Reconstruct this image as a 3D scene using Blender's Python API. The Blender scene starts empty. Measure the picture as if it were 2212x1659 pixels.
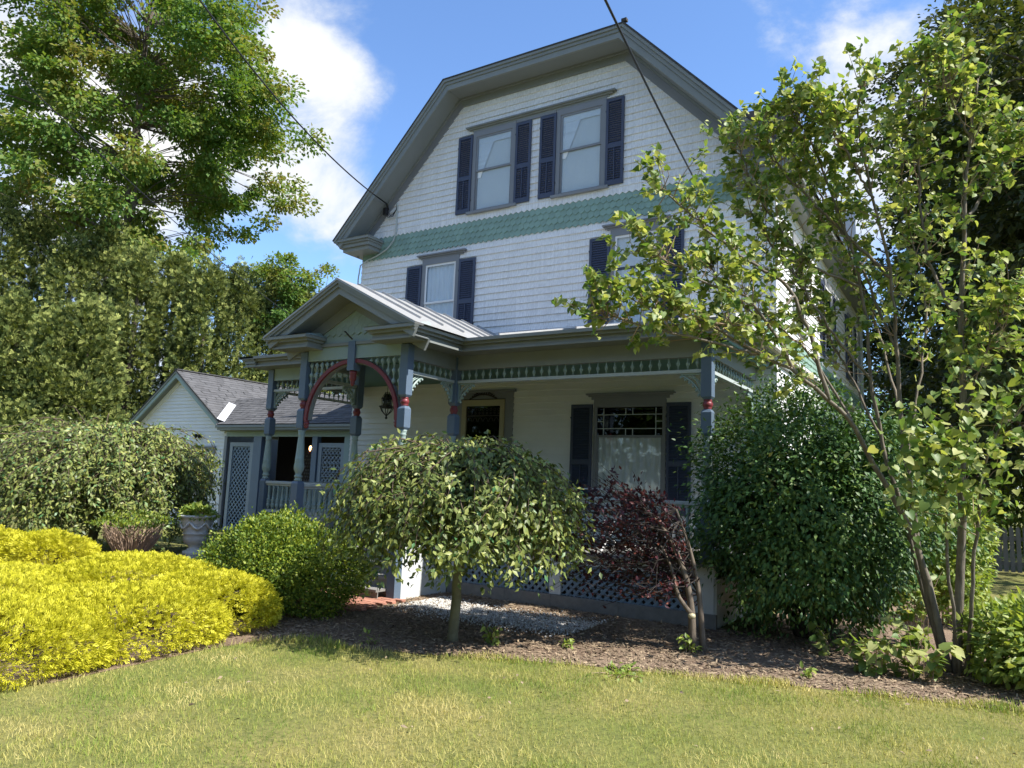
import bpy, math, random
import numpy as np
from mathutils import Vector, Matrix

random.seed(7)
rng = np.random.default_rng(7)
SC = bpy.context.scene
COL = SC.collection
G = -0.14                                    # ground level beside the porch

# ------------------------------------------------------------------ camera
CAM = np.array([11.6265, -11.8942, 1.5832])
FW = np.array([-0.52849605, 0.83860666, 0.13202574])
RT = np.array([0.84815019, 0.52827155, 0.03962859])
UP = np.array([0.03651264, -0.13292121, 0.99045382])
FPX = 2213.05 / 3072 * 2212                  # focal length in pixels of a 2212 px wide picture
cd = bpy.data.cameras.new('camera')
cam = bpy.data.objects.new('camera', cd)
COL.objects.link(cam)
cam.matrix_world = Matrix(((RT[0], UP[0], -FW[0], CAM[0]), (RT[1], UP[1], -FW[1], CAM[1]), (RT[2], UP[2], -FW[2], CAM[2]), (0, 0, 0, 1)))
cd.sensor_width = 36.0
cd.lens = 36.0 * 2213.05 / 3072
cd.clip_start = 0.05
cd.clip_end = 3000
SC.camera = cam


def at(x, y, depth):
    """world point seen at (x, y) of a 2212x1659 picture, `depth` metres into the scene"""
    return CAM + depth * (FW + RT * (x - 1106) / FPX + UP * (829.5 - y) / FPX)


# ------------------------------------------------------------------ sun, sky
SUN_EL, SUN_AZ = math.radians(50.5), math.radians(4)      # azimuth measured from +X towards +Y
SDIR = Vector((math.cos(SUN_EL) * math.cos(SUN_AZ), math.cos(SUN_EL) * math.sin(SUN_AZ), math.sin(SUN_EL)))
sl = bpy.data.lights.new('sun', 'SUN')
sl.energy = 4.5
sl.angle = math.radians(0.53)
sl.color = (1.0, 0.95, 0.87)
sun = bpy.data.objects.new('sun', sl)
COL.objects.link(sun)
sun.location = (20, 0, 30)
sun.rotation_euler = SDIR.to_track_quat('Z', 'Y').to_euler()

SC.view_settings.view_transform = 'Standard'
SC.view_settings.look = 'None'
SC.view_settings.exposure = 1.2
SC.view_settings.gamma = 1.0
SC.view_settings.use_curve_mapping = False
try:
    SC.cycles.max_bounces = 7
    SC.cycles.diffuse_bounces = 3
    SC.cycles.glossy_bounces = 3
    SC.cycles.transmission_bounces = 4
    SC.cycles.transparent_max_bounces = 8
except Exception:
    pass

world = bpy.data.worlds.new('World')
SC.world = world
world.use_nodes = True
wn, wl = world.node_tree.nodes, world.node_tree.links
wn.clear()


def wnode(t, **kw):
    n = wn.new(t)
    for k, v in kw.items():
        setattr(n, k, v)
    return n


def wmath(op, a, b=None, c=None):
    n = wnode('ShaderNodeMath', operation=op)
    for i, v in enumerate((a, b, c)):
        if v is None:
            continue
        if isinstance(v, (int, float)):
            n.inputs[i].default_value = v
        else:
            wl.new(v, n.inputs[i])
    return n.outputs[0]


sky = wnode('ShaderNodeTexSky', sky_type='NISHITA')
sky.sun_disc = False
sky.sun_elevation = SUN_EL
sky.sun_rotation = math.radians(90) - SUN_AZ
sky.air_density = 1.0
sky.dust_density = 0.3
sky.ozone_density = 3.0
tc = wnode('ShaderNodeTexCoord')
mp = wnode('ShaderNodeMapping')
mp.inputs['Scale'].default_value = (1.0, 1.0, 1.5)
mp.inputs['Location'].default_value = (0.35, 0.1, 0.0)
wl.new(tc.outputs['Generated'], mp.inputs['Vector'])
nz = wnode('ShaderNodeTexNoise')
nz.inputs['Scale'].default_value = 4.2
nz.inputs['Detail'].default_value = 9
nz.inputs['Roughness'].default_value = 0.62
nz.inputs['Distortion'].default_value = 0.35
wl.new(mp.outputs['Vector'], nz.inputs['Vector'])
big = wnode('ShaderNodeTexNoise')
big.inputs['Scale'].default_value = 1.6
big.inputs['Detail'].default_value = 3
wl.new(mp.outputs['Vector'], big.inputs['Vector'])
cover = wmath('MULTIPLY_ADD', big.outputs['Fac'], 0.9, -0.33)  # cloud cover added over the whole sky to fill the shaded front
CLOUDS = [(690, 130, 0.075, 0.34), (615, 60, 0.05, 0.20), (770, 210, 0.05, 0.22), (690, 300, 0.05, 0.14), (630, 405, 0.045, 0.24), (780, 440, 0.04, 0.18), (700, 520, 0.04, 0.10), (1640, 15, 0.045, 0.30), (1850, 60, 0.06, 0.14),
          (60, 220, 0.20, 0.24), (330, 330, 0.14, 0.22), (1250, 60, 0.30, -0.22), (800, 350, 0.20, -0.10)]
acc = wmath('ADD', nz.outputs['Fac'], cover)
for (px, py, rad, amt) in CLOUDS:            # cumulus banks in view; negative amounts hold the view blue under the cover
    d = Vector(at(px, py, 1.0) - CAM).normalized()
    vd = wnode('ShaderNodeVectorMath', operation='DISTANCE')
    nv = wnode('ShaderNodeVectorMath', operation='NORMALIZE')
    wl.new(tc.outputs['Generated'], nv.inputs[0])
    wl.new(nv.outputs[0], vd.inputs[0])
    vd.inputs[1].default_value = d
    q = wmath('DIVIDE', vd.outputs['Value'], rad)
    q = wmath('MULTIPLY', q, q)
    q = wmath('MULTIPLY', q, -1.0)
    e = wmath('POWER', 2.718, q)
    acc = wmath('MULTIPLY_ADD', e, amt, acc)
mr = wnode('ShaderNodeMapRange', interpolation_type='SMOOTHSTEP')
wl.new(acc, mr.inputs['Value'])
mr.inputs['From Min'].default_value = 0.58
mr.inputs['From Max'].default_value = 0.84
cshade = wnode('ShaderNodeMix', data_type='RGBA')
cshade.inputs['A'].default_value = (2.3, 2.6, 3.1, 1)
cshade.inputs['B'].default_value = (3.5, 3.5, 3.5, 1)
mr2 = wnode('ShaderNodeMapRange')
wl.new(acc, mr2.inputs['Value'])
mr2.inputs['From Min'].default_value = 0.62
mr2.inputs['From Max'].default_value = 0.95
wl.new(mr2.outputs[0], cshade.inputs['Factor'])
tint = wnode('ShaderNodeMix', data_type='RGBA', blend_type='MULTIPLY')
tint.inputs['Factor'].default_value = 1.0
tint.inputs['B'].default_value = (0.68, 0.78, 0.90, 1)
wl.new(sky.outputs[0], tint.inputs['A'])
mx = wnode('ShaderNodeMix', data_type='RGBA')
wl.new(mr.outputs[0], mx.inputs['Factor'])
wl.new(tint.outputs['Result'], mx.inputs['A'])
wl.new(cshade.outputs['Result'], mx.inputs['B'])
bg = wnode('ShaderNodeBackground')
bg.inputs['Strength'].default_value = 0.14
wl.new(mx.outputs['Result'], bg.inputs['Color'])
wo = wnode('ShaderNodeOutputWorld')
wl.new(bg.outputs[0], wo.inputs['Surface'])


# ------------------------------------------------------------------ materials
def newmat(name):
    m = bpy.data.materials.new(name)
    m.use_nodes = True
    nt = m.node_tree
    nt.nodes.clear()
    out = nt.nodes.new('ShaderNodeOutputMaterial')
    return m, nt, nt.nodes, nt.links, out


def paint(name, c, rough=0.55, var=0.07, scale=2.5, bump=0.15, bscale=60.0, island=0.06, streak=0.0, metal=0.0, spec=0.4, c2=None, dirt=0.0):
    m, nt, N, L, out = newmat(name)
    geo = N.new('ShaderNodeNewGeometry')
    p = N.new('ShaderNodeBsdfPrincipled')
    p.inputs['Roughness'].default_value = rough
    p.inputs['Metallic'].default_value = metal
    p.inputs['Specular IOR Level'].default_value = spec
    n1 = N.new('ShaderNodeTexNoise')
    n1.inputs['Scale'].default_value = scale
    n1.inputs['Detail'].default_value = 6
    n1.inputs['Roughness'].default_value = 0.65
    L.new(geo.outputs['Position'], n1.inputs['Vector'])
    mixa = N.new('ShaderNodeMix'); mixa.data_type = 'RGBA'
    ca = tuple(min(1, v * (1 - var * 2.2)) for v in c)
    cb = tuple(min(1, v * (1 + var * 2.2)) for v in (c2 or c))
    mixa.inputs['A'].default_value = (*ca, 1)
    mixa.inputs['B'].default_value = (*cb, 1)
    L.new(n1.outputs['Fac'], mixa.inputs['Factor'])
    cur = mixa.outputs['Result']
    oi = N.new('ShaderNodeObjectInfo')
    ad = N.new('ShaderNodeMath'); ad.operation = 'ADD'
    L.new(geo.outputs['Random Per Island'], ad.inputs[0])
    L.new(oi.outputs['Random'], ad.inputs[1])
    fr = N.new('ShaderNodeMath'); fr.operation = 'FRACT'
    L.new(ad.outputs[0], fr.inputs[0])
    mr = N.new('ShaderNodeMapRange')
    L.new(fr.outputs[0], mr.inputs['Value'])
    mr.inputs['To Min'].default_value = 1 - island
    mr.inputs['To Max'].default_value = 1 + island
    hs = N.new('ShaderNodeHueSaturation')
    L.new(mr.outputs[0], hs.inputs['Value'])
    L.new(cur, hs.inputs['Color'])
    cur = hs.outputs['Color']
    if streak > 0:
        mpn = N.new('ShaderNodeMapping')
        mpn.inputs['Scale'].default_value = (55, 55, 1.3)
        L.new(geo.outputs['Position'], mpn.inputs['Vector'])
        n3 = N.new('ShaderNodeTexNoise')
        n3.inputs['Scale'].default_value = 1.0
        n3.inputs['Detail'].default_value = 4
        L.new(mpn.outputs[0], n3.inputs['Vector'])
        m3 = N.new('ShaderNodeMapRange')
        L.new(n3.outputs['Fac'], m3.inputs['Value'])
        m3.inputs['From Min'].default_value = 0.35
        m3.inputs['From Max'].default_value = 0.7
        m3.inputs['To Min'].default_value = 1.0 + streak * 0.5
        m3.inputs['To Max'].default_value = 1.0 - streak
        hs2 = N.new('ShaderNodeHueSaturation')
        L.new(m3.outputs[0], hs2.inputs['Value'])
        L.new(cur, hs2.inputs['Color'])
        cur = hs2.outputs['Color']
    L.new(cur, p.inputs['Base Color'])
    if bump > 0:
        n2 = N.new('ShaderNodeTexNoise')
        n2.inputs['Scale'].default_value = bscale
        n2.inputs['Detail'].default_value = 4
        mpb = N.new('ShaderNodeMapping')
        mpb.inputs['Scale'].default_value = (1, 1, 0.25) if streak > 0 else (1, 1, 1)
        L.new(geo.outputs['Position'], mpb.inputs['Vector'])
        L.new(mpb.outputs[0], n2.inputs['Vector'])
        b = N.new('ShaderNodeBump')
        b.inputs['Strength'].default_value = bump
        b.inputs['Distance'].default_value = 0.01
        L.new(n2.outputs['Fac'], b.inputs['Height'])
        L.new(b.outputs[0], p.inputs['Normal'])
    L.new(p.outputs[0], out.inputs[0])
    return m


def leafmat(name, cols, trans=0.35, rough=0.5, spec=0.35, tcol=None, patch=0.0, pscale=1.0):
    m, nt, N, L, out = newmat(name)
    geo = N.new('ShaderNodeNewGeometry')
    oi = N.new('ShaderNodeObjectInfo')
    ad = N.new('ShaderNodeMath'); ad.operation = 'ADD'
    L.new(geo.outputs['Random Per Island'], ad.inputs[0])
    L.new(oi.outputs['Random'], ad.inputs[1])
    fr = N.new('ShaderNodeMath'); fr.operation = 'FRACT'
    L.new(ad.outputs[0], fr.inputs[0])
    src = fr.outputs[0]
    if patch > 0:
        nn = N.new('ShaderNodeTexNoise')
        nn.inputs['Scale'].default_value = pscale
        nn.inputs['Detail'].default_value = 3
        L.new(geo.outputs['Position'], nn.inputs['Vector'])
        mr = N.new('ShaderNodeMapRange')
        mr.inputs['From Min'].default_value = 0.3
        mr.inputs['From Max'].default_value = 0.7
        L.new(nn.outputs['Fac'], mr.inputs['Value'])
        mm = N.new('ShaderNodeMix'); mm.data_type = 'FLOAT'
        mm.inputs['Factor'].default_value = patch
        L.new(src, mm.inputs['A'])
        L.new(mr.outputs[0], mm.inputs['B'])
        src = mm.outputs['Result']
    cr = N.new('ShaderNodeValToRGB')
    e = cr.color_ramp.elements
    while len(e) > 1:
        e.remove(e[-1])
    e[0].position = cols[0][0]
    e[0].color = (*cols[0][1], 1)
    for pos, c in cols[1:]:
        q = e.new(pos)
        q.color = (*c, 1)
    L.new(src, cr.inputs[0])
    p = N.new('ShaderNodeBsdfPrincipled')
    p.inputs['Roughness'].default_value = rough
    p.inputs['Specular IOR Level'].default_value = spec
    L.new(cr.outputs[0], p.inputs['Base Color'])
    t = N.new('ShaderNodeBsdfTranslucent')
    hs = N.new('ShaderNodeMix'); hs.data_type = 'RGBA'; hs.blend_type = 'MULTIPLY'
    hs.inputs['Factor'].default_value = 1.0
    hs.inputs['B'].default_value = (*(tcol or (1.25, 1.25, 0.55)), 1)
    L.new(cr.outputs[0], hs.inputs['A'])
    L.new(hs.outputs['Result'], t.inputs['Color'])
    mx = N.new('ShaderNodeMixShader')
    mx.inputs[0].default_value = trans
    L.new(p.outputs[0], mx.inputs[1])
    L.new(t.outputs[0], mx.inputs[2])
    L.new(mx.outputs[0], out.inputs[0])
    return m


def glassmat(name, tintc=(0.9, 0.93, 0.95), refl=0.04):
    m, nt, N, L, out = newmat(name)
    tr = N.new('ShaderNodeBsdfTransparent')
    tr.inputs[0].default_value = (*tintc, 1)
    gl = N.new('ShaderNodeBsdfGlossy')
    gl.inputs['Roughness'].default_value = 0.02
    geo = N.new('ShaderNodeNewGeometry')
    n2 = N.new('ShaderNodeTexNoise'); n2.inputs['Scale'].default_value = 2.2
    L.new(geo.outputs['Position'], n2.inputs['Vector'])
    b = N.new('ShaderNodeBump'); b.inputs['Strength'].default_value = 0.03; b.inputs['Distance'].default_value = 0.05
    L.new(n2.outputs['Fac'], b.inputs['Height'])
    L.new(b.outputs[0], gl.inputs['Normal'])
    lw = N.new('ShaderNodeLayerWeight'); lw.inputs['Blend'].default_value = 0.5
    pw_ = N.new('ShaderNodeMath'); pw_.operation = 'POWER'
    L.new(lw.outputs['Facing'], pw_.inputs[0]); pw_.inputs[1].default_value = 3.5
    mt = N.new('ShaderNodeMath'); mt.operation = 'MULTIPLY_ADD'
    L.new(pw_.outputs[0], mt.inputs[0]); mt.inputs[1].default_value = 0.7; mt.inputs[2].default_value = refl
    mx = N.new('ShaderNodeMixShader')
    L.new(mt.outputs[0], mx.inputs[0])
    L.new(tr.outputs[0], mx.inputs[1]); L.new(gl.outputs[0], mx.inputs[2])
    L.new(mx.outputs[0], out.inputs[0])
    return m


M = {}
M['siding'] = paint('siding_paint', (0.74, 0.74, 0.735), 0.6, var=0.075, scale=1.6, bump=0.3, bscale=45, island=0.012, streak=0.17)
M['clap'] = paint('clapboard_paint', (0.72, 0.725, 0.72), 0.55, var=0.04, bump=0.12, island=0.03)
M['sage'] = paint('sage_shingle_paint', (0.21, 0.32, 0.27), 0.55, var=0.07, island=0.08, bump=0.2)
M['navy'] = paint('navy_shutter_paint', (0.046, 0.058, 0.098), 0.45, var=0.08, island=0.03, bump=0.1)
M['casing'] = paint('grey_casing_paint', (0.2, 0.21, 0.225), 0.5, var=0.05, island=0.03)
M['trim'] = paint('cornice_paint', (0.2, 0.215, 0.205), 0.5, var=0.06, island=0.04, scale=3.5)
M['soffit'] = paint('soffit_paint', (0.18, 0.195, 0.195), 0.6, var=0.05)
M['white'] = paint('white_paint', (0.74, 0.74, 0.73), 0.45, var=0.03, island=0.02, scale=4)
M['postblue'] = paint('post_blue_paint', (0.1, 0.14, 0.195), 0.42, var=0.06, island=0.03)
M['sagetrim'] = paint('sage_trim_paint', (0.245, 0.32, 0.3), 0.5, var=0.06, island=0.05)
M['pale'] = paint('pale_rail_paint', (0.38, 0.42, 0.41), 0.5, var=0.06, island=0.04)
M['red'] = paint('brick_red_paint', (0.16, 0.028, 0.033), 0.42, var=0.08, island=0.04)
M['lattice'] = paint('lattice_blue_paint', (0.16, 0.225, 0.29), 0.55, var=0.12, island=0.10)
M['greylat'] = paint('lattice_grey_paint', (0.24, 0.28, 0.31), 0.55, var=0.06, island=0.05)
M['skirt'] = paint('skirt_white_paint', (0.52, 0.54, 0.54), 0.5, var=0.06, island=0.03, dirt=1)
M['weathered'] = paint('weathered_board', (0.19, 0.185, 0.175), 0.75, var=0.18, scale=9, bump=0.5, bscale=30, island=0.06)
M['ceiling'] = paint('porch_ceiling_green', (0.09, 0.19, 0.155), 0.55, var=0.06)
M['cream'] = paint('cream_door_paint', (0.36, 0.32, 0.2), 0.45, var=0.05)
M['asphalt'] = paint('asphalt_shingle', (0.085, 0.085, 0.088), 0.9, var=0.18, scale=14, bump=0.7, bscale=160, island=0.16)
M['darkroof'] = paint('dark_shingle', (0.05, 0.048, 0.046), 0.9, var=0.2, scale=9, bump=0.6, bscale=90, island=0.15)
M['metalroof'] = paint('painted_metal_roof', (0.36, 0.36, 0.355), 0.4, var=0.1, scale=6, bump=0.05, island=0.03, metal=0.25)
M['flash'] = paint('bright_flashing', (0.72, 0.73, 0.74), 0.4, var=0.05, metal=0.3)
M['black'] = paint('black_iron', (0.012, 0.012, 0.013), 0.4, var=0.1, bump=0.05)
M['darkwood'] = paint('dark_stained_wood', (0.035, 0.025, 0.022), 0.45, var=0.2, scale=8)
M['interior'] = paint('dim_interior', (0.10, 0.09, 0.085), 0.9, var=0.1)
M['curtain'] = paint('lace_curtain', (0.82, 0.82, 0.8), 0.85, var=0.06, bump=0.1, bscale=200)
M['shade'] = paint('roller_blind', (0.74, 0.73, 0.68), 0.8, var=0.03)
M['glass'] = glassmat('window_glass')
M['stained'] = glassmat('leaded_glass', (0.25, 0.27, 0.27), 0.04)
M['lead'] = paint('leading_grey', (0.25, 0.26, 0.25), 0.5)
M['urn'] = paint('cast_stone', (0.55, 0.54, 0.51), 0.7, var=0.12, scale=8, bump=0.3)
M['brickA'] = paint('paver_brick', (0.36, 0.17, 0.12), 0.8, var=0.15, scale=8, bump=0.3, island=0.18)
M['gravel'] = paint('pale_gravel', (0.5, 0.485, 0.455), 0.85, var=0.15, scale=20, island=0.35)
M['mulch'] = paint('bark_mulch', (0.225, 0.17, 0.11), 0.95, var=0.2, scale=15, island=0.5)
M['fence'] = paint('grey_picket', (0.12, 0.12, 0.12), 0.8, var=0.12, island=0.1)
M['bark'] = paint('tree_bark', (0.125, 0.10, 0.075), 0.9, var=0.25, scale=9, bump=1.0, bscale=28, streak=0.2)
M['barklilac'] = paint('lilac_bark', (0.16, 0.135, 0.105), 0.9, var=0.3, scale=10, bump=1.0, bscale=35, streak=0.25)
M['barkmoss'] = paint('mossy_bark', (0.15, 0.14, 0.085), 0.9, var=0.3, scale=7, bump=0.8, bscale=30)
M['twig'] = paint('dry_twig', (0.28, 0.2, 0.14), 0.9, var=0.2, bump=0.2, island=0.2)
M['twigbrown'] = paint('brown_twig', (0.085, 0.06, 0.042), 0.9, var=0.2, island=0.2)
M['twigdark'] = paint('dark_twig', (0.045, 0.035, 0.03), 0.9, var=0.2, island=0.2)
M['wire'] = paint('black_cable', (0.012, 0.012, 0.013), 0.5, bump=0)
M['terracotta'] = paint('dark_wicker', (0.06, 0.05, 0.045), 0.8)

M['maple'] = leafmat('maple_leaf', [(0, (0.055, 0.13, 0.028)), (0.35, (0.11, 0.20, 0.04)), (0.62, (0.18, 0.22, 0.045)), (0.85, (0.24, 0.20, 0.05)), (1, (0.17, 0.12, 0.04))], 0.42, 0.6, 0.25, patch=0.6, pscale=0.35)
M['arbor'] = leafmat('arborvitae_spray', [(0, (0.025, 0.042, 0.014)), (0.4, (0.105, 0.14, 0.038)), (1, (0.32, 0.345, 0.10))], 0.12, 0.75, 0.15)
M['cherry'] = leafmat('cherry_leaf', [(0, (0.065, 0.10, 0.028)), (0.45, (0.155, 0.19, 0.046)), (0.85, (0.29, 0.31, 0.085)), (1, (0.06, 0.17, 0.06))], 0.22, 0.45, 0.35)
M['lilac'] = leafmat('lilac_leaf', [(0, (0.09, 0.17, 0.045)), (0.35, (0.17, 0.245, 0.06)), (0.7, (0.30, 0.34, 0.10)), (1, (0.46, 0.47, 0.20))], 0.42, 0.45, 0.3)
M['euon'] = leafmat('euonymus_leaf', [(0, (0.026, 0.065, 0.02)), (0.5, (0.055, 0.125, 0.03)), (0.85, (0.15, 0.22, 0.05)), (1, (0.16, 0.11, 0.035))], 0.18, 0.5, 0.3, patch=0.3)
M['box'] = leafmat('boxwood_leaf', [(0, (0.05, 0.10, 0.014)), (0.5, (0.125, 0.19, 0.022)), (1, (0.30, 0.34, 0.04))], 0.25, 0.5, 0.3)
M['plum'] = leafmat('plum_leaf', [(0, (0.03, 0.014, 0.020)), (0.5, (0.06, 0.02, 0.028)), (0.85, (0.11, 0.03, 0.03)), (1, (0.20, 0.07, 0.04))], 0.25, 0.5, 0.3, tcol=(1.4, 0.5, 0.45))
M['gold'] = leafmat('golden_thread', [(0, (0.20, 0.21, 0.014)), (0.25, (0.41, 0.39, 0.018)), (0.7, (0.60, 0.56, 0.05)), (1, (0.72, 0.68, 0.10))], 0.3, 0.75, 0.12, tcol=(1.15, 1.2, 0.4), patch=0.25, pscale=3.0)
M['darkleaf'] = leafmat('shade_tree_leaf', [(0, (0.022, 0.035, 0.01)), (0.5, (0.05, 0.07, 0.018)), (0.85, (0.10, 0.105, 0.025)), (1, (0.16, 0.15, 0.03))], 0.3, 0.5, patch=0.4, pscale=0.5)
M['limeleaf'] = leafmat('lime_shrub_leaf', [(0, (0.13, 0.20, 0.04)), (0.5, (0.22, 0.30, 0.06)), (1, (0.34, 0.38, 0.09))], 0.38, 0.45)
M['grass'] = leafmat('grass_blade', [(0, (0.09, 0.19, 0.03)), (0.3, (0.24, 0.31, 0.06)), (0.52, (0.44, 0.41, 0.12)), (1, (0.68, 0.57, 0.27))], 0.28, 0.75, 0.12, tcol=(1.1, 1.1, 0.6), patch=0.6, pscale=1.9)


def groundmat(name, c1, c2, c3, sc=1.2, bump=0.6):
    m, nt, N, L, out = newmat(name)
    geo = N.new('ShaderNodeNewGeometry')
    a = N.new('ShaderNodeTexNoise'); a.inputs['Scale'].default_value = sc; a.inputs['Detail'].default_value = 8
    b = N.new('ShaderNodeTexNoise'); b.inputs['Scale'].default_value = sc * 30; b.inputs['Detail'].default_value = 6
    L.new(geo.outputs['Position'], a.inputs['Vector']); L.new(geo.outputs['Position'], b.inputs['Vector'])
    m1 = N.new('ShaderNodeMix'); m1.data_type = 'RGBA'
    m1.inputs['A'].default_value = (*c1, 1); m1.inputs['B'].default_value = (*c2, 1)
    r = N.new('ShaderNodeMapRange'); r.inputs['From Min'].default_value = 0.35; r.inputs['From Max'].default_value = 0.65
    L.new(a.outputs['Fac'], r.inputs['Value']); L.new(r.outputs[0], m1.inputs['Factor'])
    m2 = N.new('ShaderNodeMix'); m2.data_type = 'RGBA'
    L.new(m1.outputs['Result'], m2.inputs['A']); m2.inputs['B'].default_value = (*c3, 1)
    r2 = N.new('ShaderNodeMapRange'); r2.inputs['From Min'].default_value = 0.45; r2.inputs['From Max'].default_value = 0.75
    L.new(b.outputs['Fac'], r2.inputs['Value']); L.new(r2.outputs[0], m2.inputs['Factor'])
    p = N.new('ShaderNodeBsdfPrincipled'); p.inputs['Roughness'].default_value = 0.95
    p.inputs['Specular IOR Level'].default_value = 0.15
    L.new(m2.outputs['Result'], p.inputs['Base Color'])
    bp = N.new('ShaderNodeBump'); bp.inputs['Strength'].default_value = bump; bp.inputs['Distance'].default_value = 0.03
    L.new(b.outputs['Fac'], bp.inputs['Height']); L.new(bp.outputs[0], p.inputs['Normal'])
    L.new(p.outputs[0], out.inputs[0])
    return m


M['soil'] = groundmat('lawn_soil', (0.12, 0.14, 0.035), (0.19, 0.17, 0.06), (0.08, 0.09, 0.03), 0.8)
M['added_road'] = groundmat('road_asphalt', (0.045, 0.045, 0.047), (0.06, 0.06, 0.06), (0.035, 0.035, 0.036), 2.0, 0.4)
M['concrete'] = groundmat('pavement_concrete', (0.26, 0.25, 0.23), (0.30, 0.29, 0.27), (0.2, 0.19, 0.18), 2.0, 0.3)
M['bed'] = groundmat('bed_soil', (0.17, 0.12, 0.085), (0.25, 0.185, 0.13), (0.09, 0.06, 0.042), 1.4, 0.9)


# ------------------------------------------------------------------ object helpers
def link(o, parent=None):
    COL.objects.link(o)
    if parent is not None:
        o.parent = parent
        o.matrix_parent_inverse = parent.matrix_basis.inverted()
    return o


def thing(name, label, cat, loc=(0, 0, 0), group=None):
    o = bpy.data.objects.new(name, None)
    o.empty_display_size = 0.2
    o.location = loc
    o['label'] = label
    o['category'] = cat
    if group:
        o['group'] = group
    COL.objects.link(o)
    return o


def tag(o, label, cat, group=None):
    o['label'] = label
    o['category'] = cat
    if group:
        o['group'] = group
    return o


def struct(o):
    o['kind'] = 'structure'
    return o


def stuff(o, label=None):
    o['kind'] = 'stuff'
    if label:
        o['label'] = label
    return o


def place(name, mesh, parent, loc, rotz=0.0, scale=None):
    o = bpy.data.objects.new(name, mesh)
    o.location = loc
    o.rotation_euler = (0, 0, rotz)
    if scale:
        o.scale = scale
    return link(o, parent)


class MB:
    """collects vertices and faces of one mesh"""

    def __init__(s):
        s.v, s.f = [], []

    def add(s, verts, faces):
        n = len(s.v)
        s.v += [tuple(p) for p in verts]
        s.f += [tuple(i + n for i in f) for f in faces]
        return s

    def box(s, x0, x1, y0, y1, z0, z1):
        return s.add([(x0, y0, z0), (x1, y0, z0), (x1, y1, z0), (x0, y1, z0), (x0, y0, z1), (x1, y0, z1), (x1, y1, z1), (x0, y1, z1)],
                     [(3, 2, 1, 0), (4, 5, 6, 7), (0, 1, 5, 4), (1, 2, 6, 5), (2, 3, 7, 6), (3, 0, 4, 7)])

    def bar(s, a, b, w, h, up=(0, 0, 1)):
        a, b = np.array(a, float), np.array(b, float)
        d = b - a
        d /= np.linalg.norm(d)
        u = np.array(up, float)
        sd = np.cross(d, u)
        sd /= np.linalg.norm(sd)
        u = np.cross(sd, d)
        c = [(-w / 2, -h / 2), (w / 2, -h / 2), (w / 2, h / 2), (-w / 2, h / 2)]
        vs = [a + sd * p + u * q for p, q in c] + [b + sd * p + u * q for p, q in c]
        return s.add(vs, [(3, 2, 1, 0), (4, 5, 6, 7), (0, 1, 5, 4), (1, 2, 6, 5), (2, 3, 7, 6), (3, 0, 4, 7)])

    def prism(s, poly, y0, y1):
        """polygon in x,z extruded along y"""
        n = len(poly)
        vs = [(x, y0, z) for x, z in poly] + [(x, y1, z) for x, z in poly]
        fs = [tuple(range(n - 1, -1, -1)), tuple(range(n, 2 * n))] + [(i, (i + 1) % n, n + (i + 1) % n, n + i) for i in range(n)]
        return s.add(vs, fs)

    def lathe(s, prof, c, seg=12):
        x, y, z = c
        vs, fs = [], []
        for r, h in prof:
            for k in range(seg):
                a = 2 * math.pi * k / seg
                vs.append((x + r * math.cos(a), y + r * math.sin(a), z + h))
        for i in range(len(prof) - 1):
            for k in range(seg):
                k2 = (k + 1) % seg
                fs.append((i * seg + k, i * seg + k2, (i + 1) * seg + k2, (i + 1) * seg + k))
        fs.append(tuple(range(seg - 1, -1, -1)))
        fs.append(tuple((len(prof) - 1) * seg + k for k in range(seg)))
        return s.add(vs, fs)

    def tube(s, pts, radii, seg=6):
        pts = [np.array(p, float) for p in pts]
        n = len(pts)
        if not hasattr(radii, '__len__'):
            radii = [radii] * n
        vs, fs = [], []
        ref = np.array([0.31, 0.52, 0.79])
        for i, p in enumerate(pts):
            d = pts[min(i + 1, n - 1)] - pts[max(i - 1, 0)]
            d = d / (np.linalg.norm(d) + 1e-9)
            a = np.cross(d, ref)
            if np.linalg.norm(a) < 0.1:
                a = np.cross(d, (1, 0, 0))
            a /= np.linalg.norm(a)
            b = np.cross(d, a)
            for k in range(seg):
                t = 2 * math.pi * k / seg
                vs.append(p + radii[i] * (math.cos(t) * a + math.sin(t) * b))
        for i in range(n - 1):
            for k in range(seg):
                k2 = (k + 1) % seg
                fs.append((i * seg + k, i * seg + k2, (i + 1) * seg + k2, (i + 1) * seg + k))
        fs.append(tuple(range(seg - 1, -1, -1)))
        fs.append(tuple((n - 1) * seg + k for k in range(seg)))
        return s.add(vs, fs)

    def mesh(s, name, mat, smooth=False):
        me = bpy.data.meshes.new(name)
        me.from_pydata(s.v, [], s.f)
        if smooth:
            me.polygons.foreach_set('use_smooth', [True] * len(me.polygons))
        me.materials.append(mat)
        me.update()
        return me

    def build(s, name, mat, parent=None, smooth=False, bevel=0.0):
        o = bpy.data.objects.new(name, s.mesh(name, mat, smooth))
        if smooth:
            pass
        if bevel > 0:
            b = o.modifiers.new('bevel', 'BEVEL')
            b.width = bevel
            b.segments = 2
            b.limit_method = 'ANGLE'
        return link(o, parent)


def npmesh(name, V, T, mat, smooth=False):
    me = bpy.data.meshes.new(name)
    V = np.ascontiguousarray(V, dtype=np.float32)
    T = np.ascontiguousarray(T, dtype=np.int32)
    me.vertices.add(len(V))
    me.vertices.foreach_set('co', V.ravel())
    me.loops.add(T.size)
    me.loops.foreach_set('vertex_index', T.ravel())
    me.polygons.add(len(T))
    me.polygons.foreach_set('loop_start', np.arange(len(T), dtype=np.int32) * T.shape[1])
    if smooth:
        me.polygons.foreach_set('use_smooth', np.ones(len(T), dtype=bool))
    me.materials.append(mat)
    me.update(calc_edges=True)
    return me


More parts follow.
